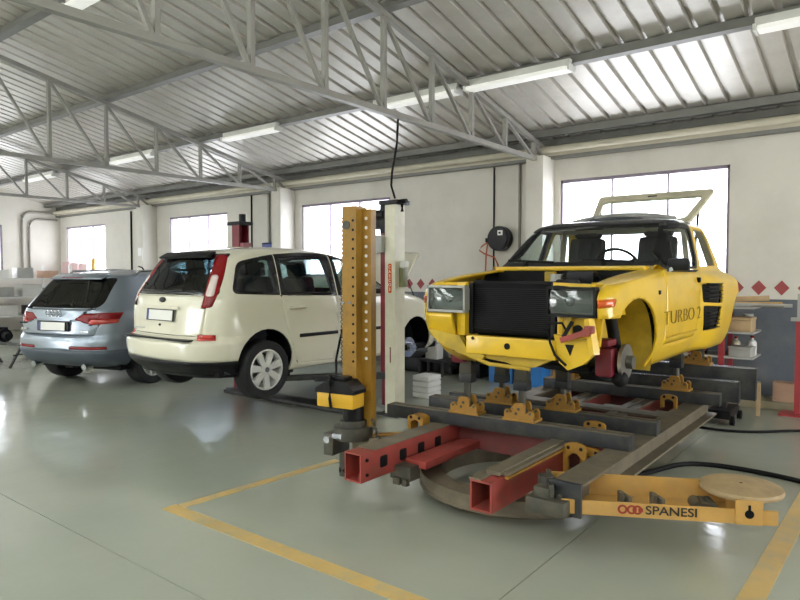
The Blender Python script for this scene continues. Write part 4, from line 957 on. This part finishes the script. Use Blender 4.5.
# yellow pulling tower on the swing arm, front left
TX, TY = -3.47, 3.87
tw = thing('pulling_tower', 'tall yellow pulling tower with rows of holes, standing left of the bench', 'tower', (TX, TY, 0), R(10))
col = MB().bx(-.09, -.077, -.07, .09, .40, 2.19).bx(.027, .04, -.07, .09, .40, 2.19).bx(-.077, .027, -.07, -.055, .40, 2.19).out('column', M_ptow, tw)
flg = MB().bx(.04, .125, .02, .035, .40, 2.17).bx(.112, .125, .035, .10, .40, 2.17).bx(.04, .053, .035, .10, .40, 2.17).out('hole_flange', M_ptow, tw)
hm = MB().cyl((0, -.0725, 0), (0, -.068, 0), .011, 8)
h0 = hm.out('hole_fill', M_black, col); hm2 = MB().cyl((0, .0175, 0), (0, .022, 0), .014, 8); g0 = hm2.out('hole_fill', M_white, flg)  # black discs on the web; white ones paint light seen through the flange
for k in range(16):
    z = .95 + k * .075
    o = h0 if k == 0 else h0.copy(); g = g0 if k == 0 else g0.copy()
    if k: COL.objects.link(o); COL.objects.link(g)
    o.location = (.012, 0, z); g.location = (.08, 0, z + .02)
MB().cyl((-.05, -.075, 2.04), (-.05, -.055, 2.04), .035, 16).out('pulley_pin', M_dsteel, col)
MB().cyl((-.02, -.078, 1.42), (-.02, -.068, 1.42), .012, 8).cyl((-.08, -.078, 1.42), (-.08, -.068, 1.42), .012, 8).out('bolt', M_bright, col)
pu = MB().bx(-.22, .12, -.25, -.075, .60, .72, bev=.015).out('pump_body', M_pump, tw)
MB().prism([(-.23, 0), (.13, 0), (.13, .03), (.05, .10), (-.12, .10), (-.23, .03)], (0, -.255, .715), AX, AZ, (0, .185, 0)).bx(-.10, .02, -.22, -.10, .81, .84, bev=.01).out('pump_cover', M_blackpl, pu)
MB().tube([(-.07, -.27, .60), (-.075, -.28, .68), (-.075, -.27, .80), (-.10, -.22, .84), (-.13, -.20, .84)], .012, 8).tube([(-.13, -.1, .80), (-.16, -.06, .95), (-.15, -.02, 1.1), (-.12, -.02, 1.2)], .010, 8).out('hydraulic_hose', M_black, pu)
b = MB().cyl((-.02, -.02, .32), (-.02, -.02, .42), .16, 24).cyl((-.02, -.02, .42), (-.02, -.02, .47), .11, 24).bx(-.19, -.10, -.20, .05, .20, .38, bev=.01).out('swivel_base', M_dsteel, tw)
MB().cyl((-.02, -.02, .47), (-.02, -.02, .60), .085, 20).out('swivel_neck', M_blackpl, b)
ch = MB()
for k in range(7):
    p = Vector((.15 + k * .018, .0 - .01 * k, .47 - k * .028)); ch.lathe([(.018 + .006 * math.cos(a * math.pi / 3), .006 * math.sin(a * math.pi / 3)) for a in range(6)], p, (1, .3, 0) if k % 2 else (.3, 1, .6), 10, closed=True)
ch.out('chain', M_dsteel, tw, kind='stuff')
ch = MB()
for k in range(34):
    p = Vector((-.125, -.02, .9 + k * .036)); ch.lathe([(.014 + .005 * math.cos(a * math.pi / 3), .005 * math.sin(a * math.pi / 3)) for a in range(6)], p, (1, 0, 0) if k % 2 else (0, 1, 0), 8, closed=True)
ch.out('pull_chain', M_dsteel, tw, kind='stuff')
sw = MB().bar((-.02, -.02, .28), (.40, .16, .30), .16, .10, bev=.008).out('swing_arm', M_dust, tw)
MB().bar((.05, .02, .34), (.38, .16, .36), .05, .02).out('swing_arm_strap', M_och, sw)
MB().cyl((-.15, -.22, .33), (-.15, -.14, .33), .03, 10).bx(-.12, -.02, -.2, -.12, .34, .38, bev=.01).out('lock_handle', M_bright, b)
MB().cyl((-.10, -.02, 0), (-.10, -.02, .20), .05, 16).out('castor_post', M_dsteel, b)
MB().cyl((-.13, -.02, .05), (-.07, -.02, .05), .05, 16).out('castor', M_black, b)

# two-post lift: cream post in front, dark red one behind the cream car
def lift_post(x, y, s_, label, m_out, m_in, zt=2.45):
    """s_ = +1: the car is on the -x side"""
    t = thing('lift_post', label, 'car lift', (x, y, 0))
    MB().bx(-.16, .16, -.20, .20, 0, .02).out('floor_plate', M_blue, t)
    b = MB().bx(-.075, .075, -.13, -.115, .02, zt).bx(-.075, .075, .035, .05, .02, zt)
    b.bx(s_ * .06, s_ * .075, -.115, .035, .02, zt).out('column', m_out, t)
    MB().bx(min(-s_ * .155, -s_ * .08), max(-s_ * .155, -s_ * .07), -.115, .035, .45, zt - .25).out('column_lining', m_in, t)
    MB().bx(min(-s_ * .15, s_ * .03), max(-s_ * .15, s_ * .03), -.10, .03, .10, .80, bev=.01).out('carriage', m_in, t)
    MB().bx(-.15, .13, -.16, .08, zt, zt + .05, bev=.008).out('top_plate', M_blackpl, t)
    for sg in (-1, 1):
        a = MB().bar((-s_ * .12, sg * .08, .46), (-s_ * .62, sg * .75, .46), .11, .08, bev=.008).out('lift_arm', M_blue, t)
        MB().bar((-s_ * .5, sg * .59, .47), (-s_ * .82, sg * 1.02, .47), .08, .06, bev=.006).out('arm_extension', M_blue, a)
        MB().cyl((-s_ * .80, sg * 1.0, .48), (-s_ * .80, sg * 1.0, .57), .035, 14).cyl((-s_ * .80, sg * 1.0, .54), (-s_ * .80, sg * 1.0, .58), .07, 18).out('lift_pad', M_black, a)
    return t
lp = lift_post(-4.67, 5.92, 1, 'cream two-post lift column with a black motor on top, behind the yellow tower', M_lift, M_liftr)
mt = MB().cyl((-.20, -.05, 2.18), (-.20, -.05, 2.40), .085, 20).bx(-.16, -.06, -.13, .05, 2.12, 2.46, bev=.02).cyl((-.28, -.10, 2.34), (-.10, -.10, 2.34), .06, 16).out('motor', M_blackpl, lp)
MB().bx(-.16, -.07, -.20, -.13, 1.90, 2.10, bev=.01).out('control_box', M_grey, lp)
MB().tube([(.13, -.1, 2.47), (.17, -.12, 2.44), (.17, -.12, 2.36)], .02, 8).cyl((.10, -.10, 2.48), (.22, -.10, 2.48), .025, 10).out('cable_pulley', M_black, lp)
MB().bx(.076, .13, -.06, .04, 1.50, 1.72, bev=.004).out('lock_bracket', M_olive, lp)
MB().bx(.076, .16, -.05, .02, 1.73, 1.80, bev=.01).out('lock_cover', M_white, lp)
MB().bx(.0, .012, -.136, -.131, .62, .80).out('warning_strip', M_liftr, lp)
lb = MB().prism(rounded([(-.025, -.17), (.025, -.17), (.025, .17), (-.025, .17)], .02), (.0, -.131, 1.60), AX, AZ, (0, -.004, 0)).out('maker_label', M_orange, lp)
for k, c in enumerate('CASCOS'): text(c, .05, 'lettering', M_plate, lb, (.0, -.137, 1.60 + .128 - k * .051), (R(90), 0, 0), .001)
lp2 = lift_post(-7.45, 5.88, -1, 'dark red two-post lift column rising behind the cream car roof', M_liftr, M_pinkr, 2.34)  # lining in the pinker red that paints its lit right side
MB().cyl((.02, -.02, 2.38), (.02, -.02, 2.50), .05, 16).out('motor', M_blackpl, lp2)
tag(MB().bx(-7.4, -5.05, 5.48, 5.76, 0, .05, bev=.01).out('lift_floor_beam', M_blue), 'flat dark steel floor beam joining the two lift posts under the cream car', 'beam')
tag(MB().tube([(-4.42, 5.62, 3.36), (-4.44, 5.63, 3.1), (-4.55, 5.68, 2.8), (-4.62, 5.75, 2.66), (-4.62, 5.82, 2.52)], .013, 8).out('hanging_cable', M_black), 'black cable hanging from the nearest truss to the cream lift post', 'cable')

# ------------------------------------------------------------------ things on the walls and on the floor
def hose(pts, r, mat, label, cat='hose', name='floor_hose'):
    cu = bpy.data.curves.new(name, 'CURVE'); cu.dimensions = '3D'; sp = cu.splines.new('NURBS'); sp.points.add(len(pts) - 1); sp.use_endpoint_u = True; sp.order_u = 4
    for p, q in zip(sp.points, pts): p.co = (*q, 1)
    cu.bevel_depth = r; cu.bevel_resolution = 3; cu.resolution_u = 10; cu.use_fill_caps = True
    t = bpy.data.objects.new(name, cu); COL.objects.link(t); bpy.context.view_layer.update()
    me = bpy.data.meshes.new_from_object(t); bpy.data.objects.remove(t); me.name = name
    o = bpy.data.objects.new(name, me); COL.objects.link(o); me.materials.clear(); me.materials.append(mat)
    return tag(o, label, cat)
hose([(-2.1, 7.3, .014), (-1.885, 7.40, .014), (-1.655, 7.30, .014), (-1.285, 7.36, .014), (-1.04, 7.56, .014), (-.80, 7.86, .014), (-.3, 8.1, .014), (.4, 8.0, .014)], .014, M_black, 'thin black hose on the floor behind the bench, farther of the two')
hose([(-1.75, 5.0, .02), (-1.60, 5.35, .02), (-1.50, 5.72, .02), (-1.39, 5.86, .02), (-1.18, 5.95, .02), (-.88, 5.94, .02), (-.59, 5.89, .02), (-.1, 5.7, .02), (.5, 5.6, .02)], .02, M_black, 'thick black hose curving over the floor behind the yellow arm, nearer of the two')
# hose reel
t = thing('hose_reel', 'round black hose reel with orange hose on the back wall', 'hose reel', (-5.13, 9.3, 2.22))
MB().cyl((0, -.17, 0), (0, -.05, 0), .20, 36).cyl((0, -.19, 0), (0, -.17, 0), .17, 36).out('drum', M_blackpl, t)
MB().bx(-.05, .05, -.06, 0, -.12, .12).out('wall_bracket', M_black, t)
MB().bx(-.0, .09, -.196, -.19, .05, .13).out('label_plate', M_plate, t)
MB().bx(.02, .06, -.199, -.195, .075, .105).out('label_print', M_black, t)
MB().box((-.22, -.12, -.02), (.06, .07, .07), bev=.01).out('outlet', M_black, t)
MB().tube([(-.22, -.12, -.05), (-.25, -.12, -.25), (-.28, -.10, -.7), (-.29, -.10, -.95)], .012, 8).tube([(-.22, -.12, -.05), (-.34, -.12, -.12), (-.38, -.12, -.18), (-.28, -.12, -.24), (-.10, -.11, -.30), (-.04, -.10, -.42), (-.05, -.08, -.6)], .012, 8).out('hose', M_hose, t)
t = thing('wall_box', 'navy blue box fixed to the wall above the cream car roof', 'box', (-10.48, 9.3, 2.08))
MB().bx(-.32, .28, -.28, 0, 0, .24, bev=.02).out('case', M_navy, t); MB().bx(-.30, .26, -.285, -.27, .20, .225).out('lid_seam', M_black, t)
MB().tube([(-.32, -.12, .1), (-.45, -.1, .16), (-.6, -.06, .06), (-.72, -.03, .12)], .03, 8).out('pipe_stub', M_black, t)
tag(MB().bx(-15.30, -15.27, 8.9 - .004, 8.9, 2.0, 2.3).box((-15.42, 8.897, 2.22), (.16, .006, .2)).out('wall_notice', M_plate), 'small white notice on the farthest pilaster', 'notice')

# rack by the right wall behind the yellow car
rk = thing('parts_rack', 'red steel parts rack by the back wall right of the yellow car', 'rack', (-2.1, 8.75, 0))
def rp(n, m, mat, **k): return m.out(n, mat, rk, world=True, **k)
ZS = (.32, .66, .96, 1.26)
for x in (-1.70, -2.9):
    for y in (8.50, 9.0): rp('upright', MB().bx(x - .03, x + .03, y - .025, y + .025, .10 if y > 8.87 else .0, 1.38), M_shred)
for z in ZS: rp('shelf', MB().bx(-2.95, -1.36, 8.48, 9.05, z - .025, z, bev=.004), M_grey)
rp('brace', MB().bar((-2.88, 8.50, .15), (-1.72, 8.50, .9), .03, .008), M_shred)
rp('brace', MB().bar((-1.76, 8.52, .95), (-1.90, 8.52, .70), .12, .006), M_shred)
G = 'things stored on the red rack'
def item(kind, x, y, z, label, mat, sx=.2, sy=.2, sz=.15, mat2=None):
    if kind == 'box':
        t = thing('parts_box', label, 'box', (x, y, z), R(random.uniform(-6, 6)))
        MB().bx(-sx / 2, sx / 2, -sy / 2, sy / 2, 0, sz * .8, bev=.006).out('tray', mat, t); MB().bx(-sx / 2 - .006, sx / 2 + .006, -sy / 2 - .006, sy / 2 + .006, sz * .8, sz, bev=.006).out('lid', mat2 or mat, t)
    elif kind == 'tin':
        t = thing('paint_tin', label, 'tin', (x, y, z)); r = sx / 2
        MB().lathe([(.001, 0), (r, 0), (r, .006), (r * .97, .01), (r * .97, sz - .012), (r, sz - .008), (r, sz), (r * .85, sz), (r * .83, sz - .008), (.001, sz - .008)], (0, 0, 0), (0, 0, 1), 20).out('can', mat, t)
        MB().cyl((0, 0, sz * .2), (0, 0, sz * .75), r * .975, 20).out('paper_band', mat2 or M_plate, t)
    elif kind == 'bottle':
        t = thing('bottle', label, 'bottle', (x, y, z)); r = sx / 2
        MB().lathe([(.001, 0), (r, 0), (r, sz * .62), (r * .85, sz * .72), (r * .32, sz * .8), (r * .32, sz * .9), (.001, sz * .9)], (0, 0, 0), (0, 0, 1), 16).out('flask', mat, t)
        MB().cyl((0, 0, sz * .88), (0, 0, sz), r * .4, 12).out('cap', mat2 or M_redl, t)
    return t
item('box', -1.52, 8.68, ZS[2], 'beige parcel on the right end of the third rack shelf', M_tan, .26, .26, .17)
item('tin', -1.50, 8.92, ZS[2], 'pale tin behind the beige parcel on the rack', M_grey, .14, .14, .2)
item('box', -1.50, 8.62, ZS[1], 'low pale box on the right end of the second rack shelf', M_grey, .24, .22, .12)
item('bottle', -1.42, 8.80, ZS[1], 'white bottle beside the low pale box on the rack', M_white, .10, .1, .24)
item('bottle', -1.60, 8.82, ZS[1], 'cream bottle with red cap near the red upright', M_cream, .10, .1, .22)
cols = [('brown', M_card), ('black', M_blackpl), ('grey', M_grey), ('dark red', M_liftr), ('tan', M_tan)]
for zi, z in enumerate(ZS[:3]):
    for k in range(5):
        cn, cm_ = cols[(k + zi * 2) % 5]
        kind = ('box', 'tin', 'bottle')[(k + zi) % 3]
        item(kind, -2.72 + k * .19, 8.62 + .05 * (k % 2), z, '%s %s on the %s rack shelf, %s' % (cn, {'box': 'parts box', 'tin': 'tin', 'bottle': 'bottle'}[kind], ('lowest', 'second', 'third')[zi], ('at its left end', 'left of the middle', 'in the middle', 'right of the middle', 'next to the upright')[k]), cm_, .15, .22, .19)
def plank(pts, w, h, mat, label, name='timber_plank', cat='plank'):
    return tag(MB().bar(pts[0], pts[1], w, h, bev=.006).out(name, mat), label, cat)
plank([(-1.75, 8.60, 1.29), (-1.10, 8.72, 1.30)], .14, .035, M_wood, 'light wooden board on top of the red rack')
plank([(-1.72, 8.75, 1.34), (-1.25, 8.82, 1.36)], .16, .06, M_tan, 'thick tan offcut lying on top of the rack behind the light board')
tag(MB().tube([(-1.7, 8.50, 1.285), (-.98, 8.55, 1.285)], .022, 10).out('metal_tube', M_grey), 'grey metal tube sticking out of the rack top', 'tube')
tag(MB().tube([(-1.7, 8.56, 1.275), (-1.05, 8.47, 1.275)], .014, 8).out('thin_rod', M_pipe), 'thin grey rod under the tube on the rack top', 'rod')
t = thing('leaning_frame', 'tan wooden frame leaning against the rack foot', 'frame', (-1.42, 8.42, 0))
MB().bar((-.2, 0, .36), (.16, .0, .36), .03, .05).out('rail', M_tan, t)
for x in (-.18, .14): MB().bar((x, -.02, 0.0), (x, .0, .36), .04, .03).out('stile', M_tan, t)
t = thing('round_jack', 'dark trolley jack on the floor below the rear bench beams', 'jack', (-1.55, 7.9, 0))
MB().bx(-.12, .12, -.25, .25, .06, .16, bev=.02).out('jack_frame', M_blackpl, t); MB().bar((0, -.1, .15), (0, .15, .36), .1, .05, bev=.01).out('jack_arm', M_blue, t); MB().cyl((0, .16, .34), (0, .16, .40), .06, 16).out('saddle', M_black, t)
for x in (-.13, .13):
    for y in (-.2, .2): MB().cyl((x - .02, y, .05), (x + .02, y, .05), .05, 14).out('castor', M_black, t)
t = thing('red_stand', 'red steel stand at the right edge in front of the dark dado', 'stand', (-.93, 8.75, 0))
MB().bx(-.03, .03, -.03, .03, 0, 1.14).out('upright', M_shred, t); MB().bx(-.17, .17, -.17, .17, 0.0, .02).out('foot_plate', M_shred, t)
MB().bx(-.02, .02, -.02, .02, 1.14, 1.42).out('inner_tube', M_grey, t)
MB().bx(-.08, .08, -.05, .05, 1.10, 1.14).out('collar', M_grey, t)
t = thing('cardboard_box', 'brown cardboard box standing on the kerb at the right edge', 'box', (-1.09, 9.04, .10))
MB().bx(-.12, .12, -.1, .1, 0, .23).out('carton', M_card, t); MB().box((0, -.06, .232), (.24, .09, .004), Matrix.Rotation(R(-8), 3, 'X')).out('flap', M_card, t)
# crates and cans along the wall behind the lift
for x, y, mt, lab in ((-4.78, 8.75, M_bluepl, 'bright blue plastic crate by the wall, left one seen under the yellow car'), (-4.28, 8.70, M_bluepl, 'bright blue plastic crate by the wall, right one seen under the yellow car')):
    t = thing('plastic_crate', lab, 'crate', (x, y, 0)); b = MB()
    b.bx(-.2, .2, -.15, .15, 0, .02).bx(-.2, .2, -.15, -.135, .02, .42).bx(-.2, .2, .135, .15, .02, .42).bx(-.2, -.185, -.135, .135, .02, .42).bx(.185, .2, -.135, .135, .02, .42).out('crate_body', mt, t)
    MB().bx(-.215, .215, -.165, -.15, .38, .42).bx(-.215, .215, .15, .165, .38, .42).out('crate_rim', mt, t)
for x, y, sx, sz, lab in ((-6.55, 8.85, .5, .30, 'black storage tub by the wall under the raised cream car, left one'), (-6.05, 9.0, .6, .22, 'wide low black storage tub by the wall beside the white canister'), (-5.4, 8.9, .40, .34, 'tall black storage tub by the wall left of the blue crates')):
    t = thing('storage_tub', lab, 'tub', (x, y, 0))
    MB().bx(-sx / 2, sx / 2, -.2, .2, 0, sz - .04, bev=.02).out('tub_body', M_blackpl, t); MB().bx(-sx / 2 - .015, sx / 2 + .015, -.215, .215, sz - .04, sz, bev=.01).out('tub_lid', M_blackpl, t)
t = thing('white_canister', 'white plastic canister standing on a dark stool near the back wall', 'canister', (-6.0, 8.62, .26))
MB().bx(-.10, .10, -.09, .09, 0, .26, bev=.025).bx(-.16, .02, -.06, .06, -.0, .1, bev=.02).cyl((.05, 0, .26), (.05, 0, .31), .025, 12).out('canister_body', M_white, t); MB().tube([(-.08, 0, .24), (-.07, 0, .31), (.0, 0, .31), (.02, 0, .25)], .014, 8).out('canister_handle', M_white, t)
t = thing('low_stool', 'dark low stool carrying the white canister', 'stool', (-6.0, 8.62, 0))
MB().bx(-.25, .25, -.15, .15, .22, .26, bev=.01).out('seat', M_blue, t)
for x in (-.22, .22):
    for y in (-.12, .12): MB().bx(x - .02, x + .02, y - .02, y + .02, 0, .22).out('leg', M_blue, t)
t = None
for k in range(4):
    o = tag(MB().bx(-5.14, -4.88, 6.85, 7.15, .002 + k * .075, .072 + k * .075, bev=.012).out('rubber_block', M_white), ('lowest', 'second lowest', 'second highest', 'topmost')[k] + ' white block of the stack beside the cream lift post', 'block', 'white blocks stacked beside the lift post')
# far left: bench with car parts, trestle, boards in the corner
t = thing('storage_rack', 'pale metal storage rack full of car parts along the far left wall', 'rack', (-19.3, 7.0, 0))
def sp(n, m, mat): return m.out(n, mat, t, world=True)
for x in (-20.3, -18.6):
    for y in (6.6, 8.6): sp('upright', MB().bx(x - .03, x + .03, y - .03, y + .03, 0, 1.9), M_white)
for z in (.5, 1.0, 1.5): sp('shelf', MB().bx(-20.35, -18.55, 6.55, 8.65, z, z + .04), M_white)
for k, (x, y, z, sx, sy, sz, m_, l_) in enumerate([(-19.1, 6.9, 1.54, .6, .4, .22, M_white, 'white carton on the top shelf of the far left rack, nearest end'), (-19.2, 7.6, 1.54, .5, .4, .28, M_grey, 'grey carton on the top shelf of the far left rack, middle'), (-19.1, 8.2, 1.54, .5, .4, .20, M_card, 'brown carton on the top shelf of the far left rack, far end'),
        (-19.0, 6.95, 1.04, .6, .5, .25, M_grey, 'grey carton on the middle shelf of the far left rack, nearest end'), (-19.1, 7.7, 1.04, .7, .5, .32, M_white, 'white carton on the middle shelf of the far left rack, middle'), (-19.0, 8.3, 1.04, .5, .4, .22, M_blue, 'dark carton on the middle shelf of the far left rack, far end'),
        (-19.0, 7.0, .54, .6, .5, .28, M_white, 'white carton on the lowest shelf of the far left rack, nearest end'), (-19.0, 7.8, .54, .6, .5, .25, M_blue, 'dark carton on the lowest shelf of the far left rack, middle')]):
    q = thing('carton', l_, 'box', (x, y, z), R(random.uniform(-8, 8))); MB().bx(-sx / 2, sx / 2, -sy / 2, sy / 2, 0, sz, bev=.01).out('carton_body', m_, q); MB().bx(-sx / 2, sx / 2, -.025, .025, sz - .002, sz + .002).out('tape', M_tan, q)
for k in range(3):
    tag(MB().bar((-20.2 + k * .52, 9.12, 0), (-20.2 + k * .52, 9.24, 2.02 - .03 * k), .48, .03).out('pale_board', M_pink), ('left', 'middle', 'right')[k] + ' one of three pale pink boards leaning in the far left corner', 'board', 'boards leaning in the far left corner')
tag(MB().bar((-18.52, 9.12, 0), (-18.52, 9.24, 2.1), .18, .03).out('wood_plank', M_wood), 'yellowish wooden plank leaning by the pink boards in the far corner', 'plank')
def trestle(x, y, h, label, rz=0):
    t = thing('work_trestle', label, 'trestle', (x, y, 0), rz)
    MB().bx(-.5, .5, -.06, .06, h - .05, h, bev=.008).out('top_bar', M_blue, t)
    for u in (-.42, .42):
        for s_ in (-1, 1): MB().bar((u, s_ * .28, .0), (u, s_ * .03, h - .05), .035, .03).out('leg', M_blue, t)
        MB().bar((u, -.2, .22), (u, .2, .22), .025, .02).out('stretcher', M_blue, t)
    return t
trestle(-12.75, 4.72, .42, 'dark steel work trestle at the left edge of the floor', R(20))
t = thing('gearbox', 'black gearbox lying on the trestle at the left edge', 'car part', (-12.85, 4.72, .42))
MB().cyl((-.22, 0, .12), (.12, 0, .12), .12, 20).cyl((.12, 0, .12), (.28, 0, .12), .07, 16).bx(-.1, .05, -.08, .08, .2, .27, bev=.02).out('casing', M_blackpl, t)
MB().cyl((-.24, 0, .12), (-.22, 0, .12), .15, 20).out('flange', M_dsteel, t)
for k, (x, y, lab) in enumerate(((-13.9, 6.1, 'white car bumper standing upright behind the trestle, nearer one'), (-14.6, 6.9, 'white car bumper standing behind the trestle, farther one'))):
    q = thing('car_bumper', lab, 'bumper', (x, y, 0), R(30))
    pts = [(-.8, .28, .62), (-.74, .08, .64), (-.5, -.02, .65), (0, -.06, .65), (.5, -.02, .65), (.74, .08, .64), (.8, .28, .62)]
    b = MB(); bm_ = b.bm; rows = [[bm_.verts.new((px, py + dy, pz + dz)) for px, py, pz in pts] for dy, dz in ((.04, .26), (-.02, .22), (-.03, .1), (0, -.08), (.05, -.16))]
    for A, B in zip(rows, rows[1:]):
        for i in range(6): bm_.faces.new((A[i], A[i + 1], B[i + 1], B[i]))
    b.out('bumper_skin', M_white, q, solid=.02)
    for u in (-.5, .5):
        MB().bx(u - .03, u + .03, .0, .06, 0, .6).bx(u - .03, u + .03, -.2, .25, 0, .04).out('stand_leg', M_blue, q)
t = thing('engine_block', 'grey engine on a pallet behind the silver car, at the far left', 'engine', (-16.4, 5.2, 0))
MB().bx(-.45, .45, -.35, .35, .10, .14).bx(-.45, .45, -.35, -.28, 0, .10).bx(-.45, .45, .28, .35, 0, .10).bx(-.45, .45, -.04, .04, 0, .10).out('pallet', M_wood, t)
MB().bx(-.3, .3, -.22, .22, .14, .62, bev=.04).bx(-.26, .26, -.12, .12, .62, .78, bev=.04).cyl((.3, -.05, .35), (.36, -.05, .35), .12, 20).out('block', M_grey, t)
MB().tube([(-.28, .1, .7), (-.1, .22, .86), (.1, .22, .88), (.26, .1, .7)], .035, 8).out('intake_pipe', M_blackpl, t)
t = thing('wing_panel', 'curved pale car wing panel hanging on a stand behind the silver car', 'car part', (-14.0, 7.7, 0), R(25))
b = MB(); bm_ = b.bm; rows = []
for i in range(9):
    u = i / 8; rows.append([bm_.verts.new((-.6 + 1.2 * u, .12 * math.sin(v * 3) - .1 * u * u, 1.0 + .32 * math.sin(u * math.pi * .8) - .3 * v)) for v in (0, .25, .5, .75, 1)])
for A, B in zip(rows, rows[1:]):
    for j in range(4): bm_.faces.new((A[j], A[j + 1], B[j + 1], B[j]))
b.out('panel', M_grey, t, solid=.015)
MB().bx(-.03, .03, .08, .12, 0, 1.1).bx(-.3, .3, -.2, .3, 0, .03).out('stand', M_blue, t)
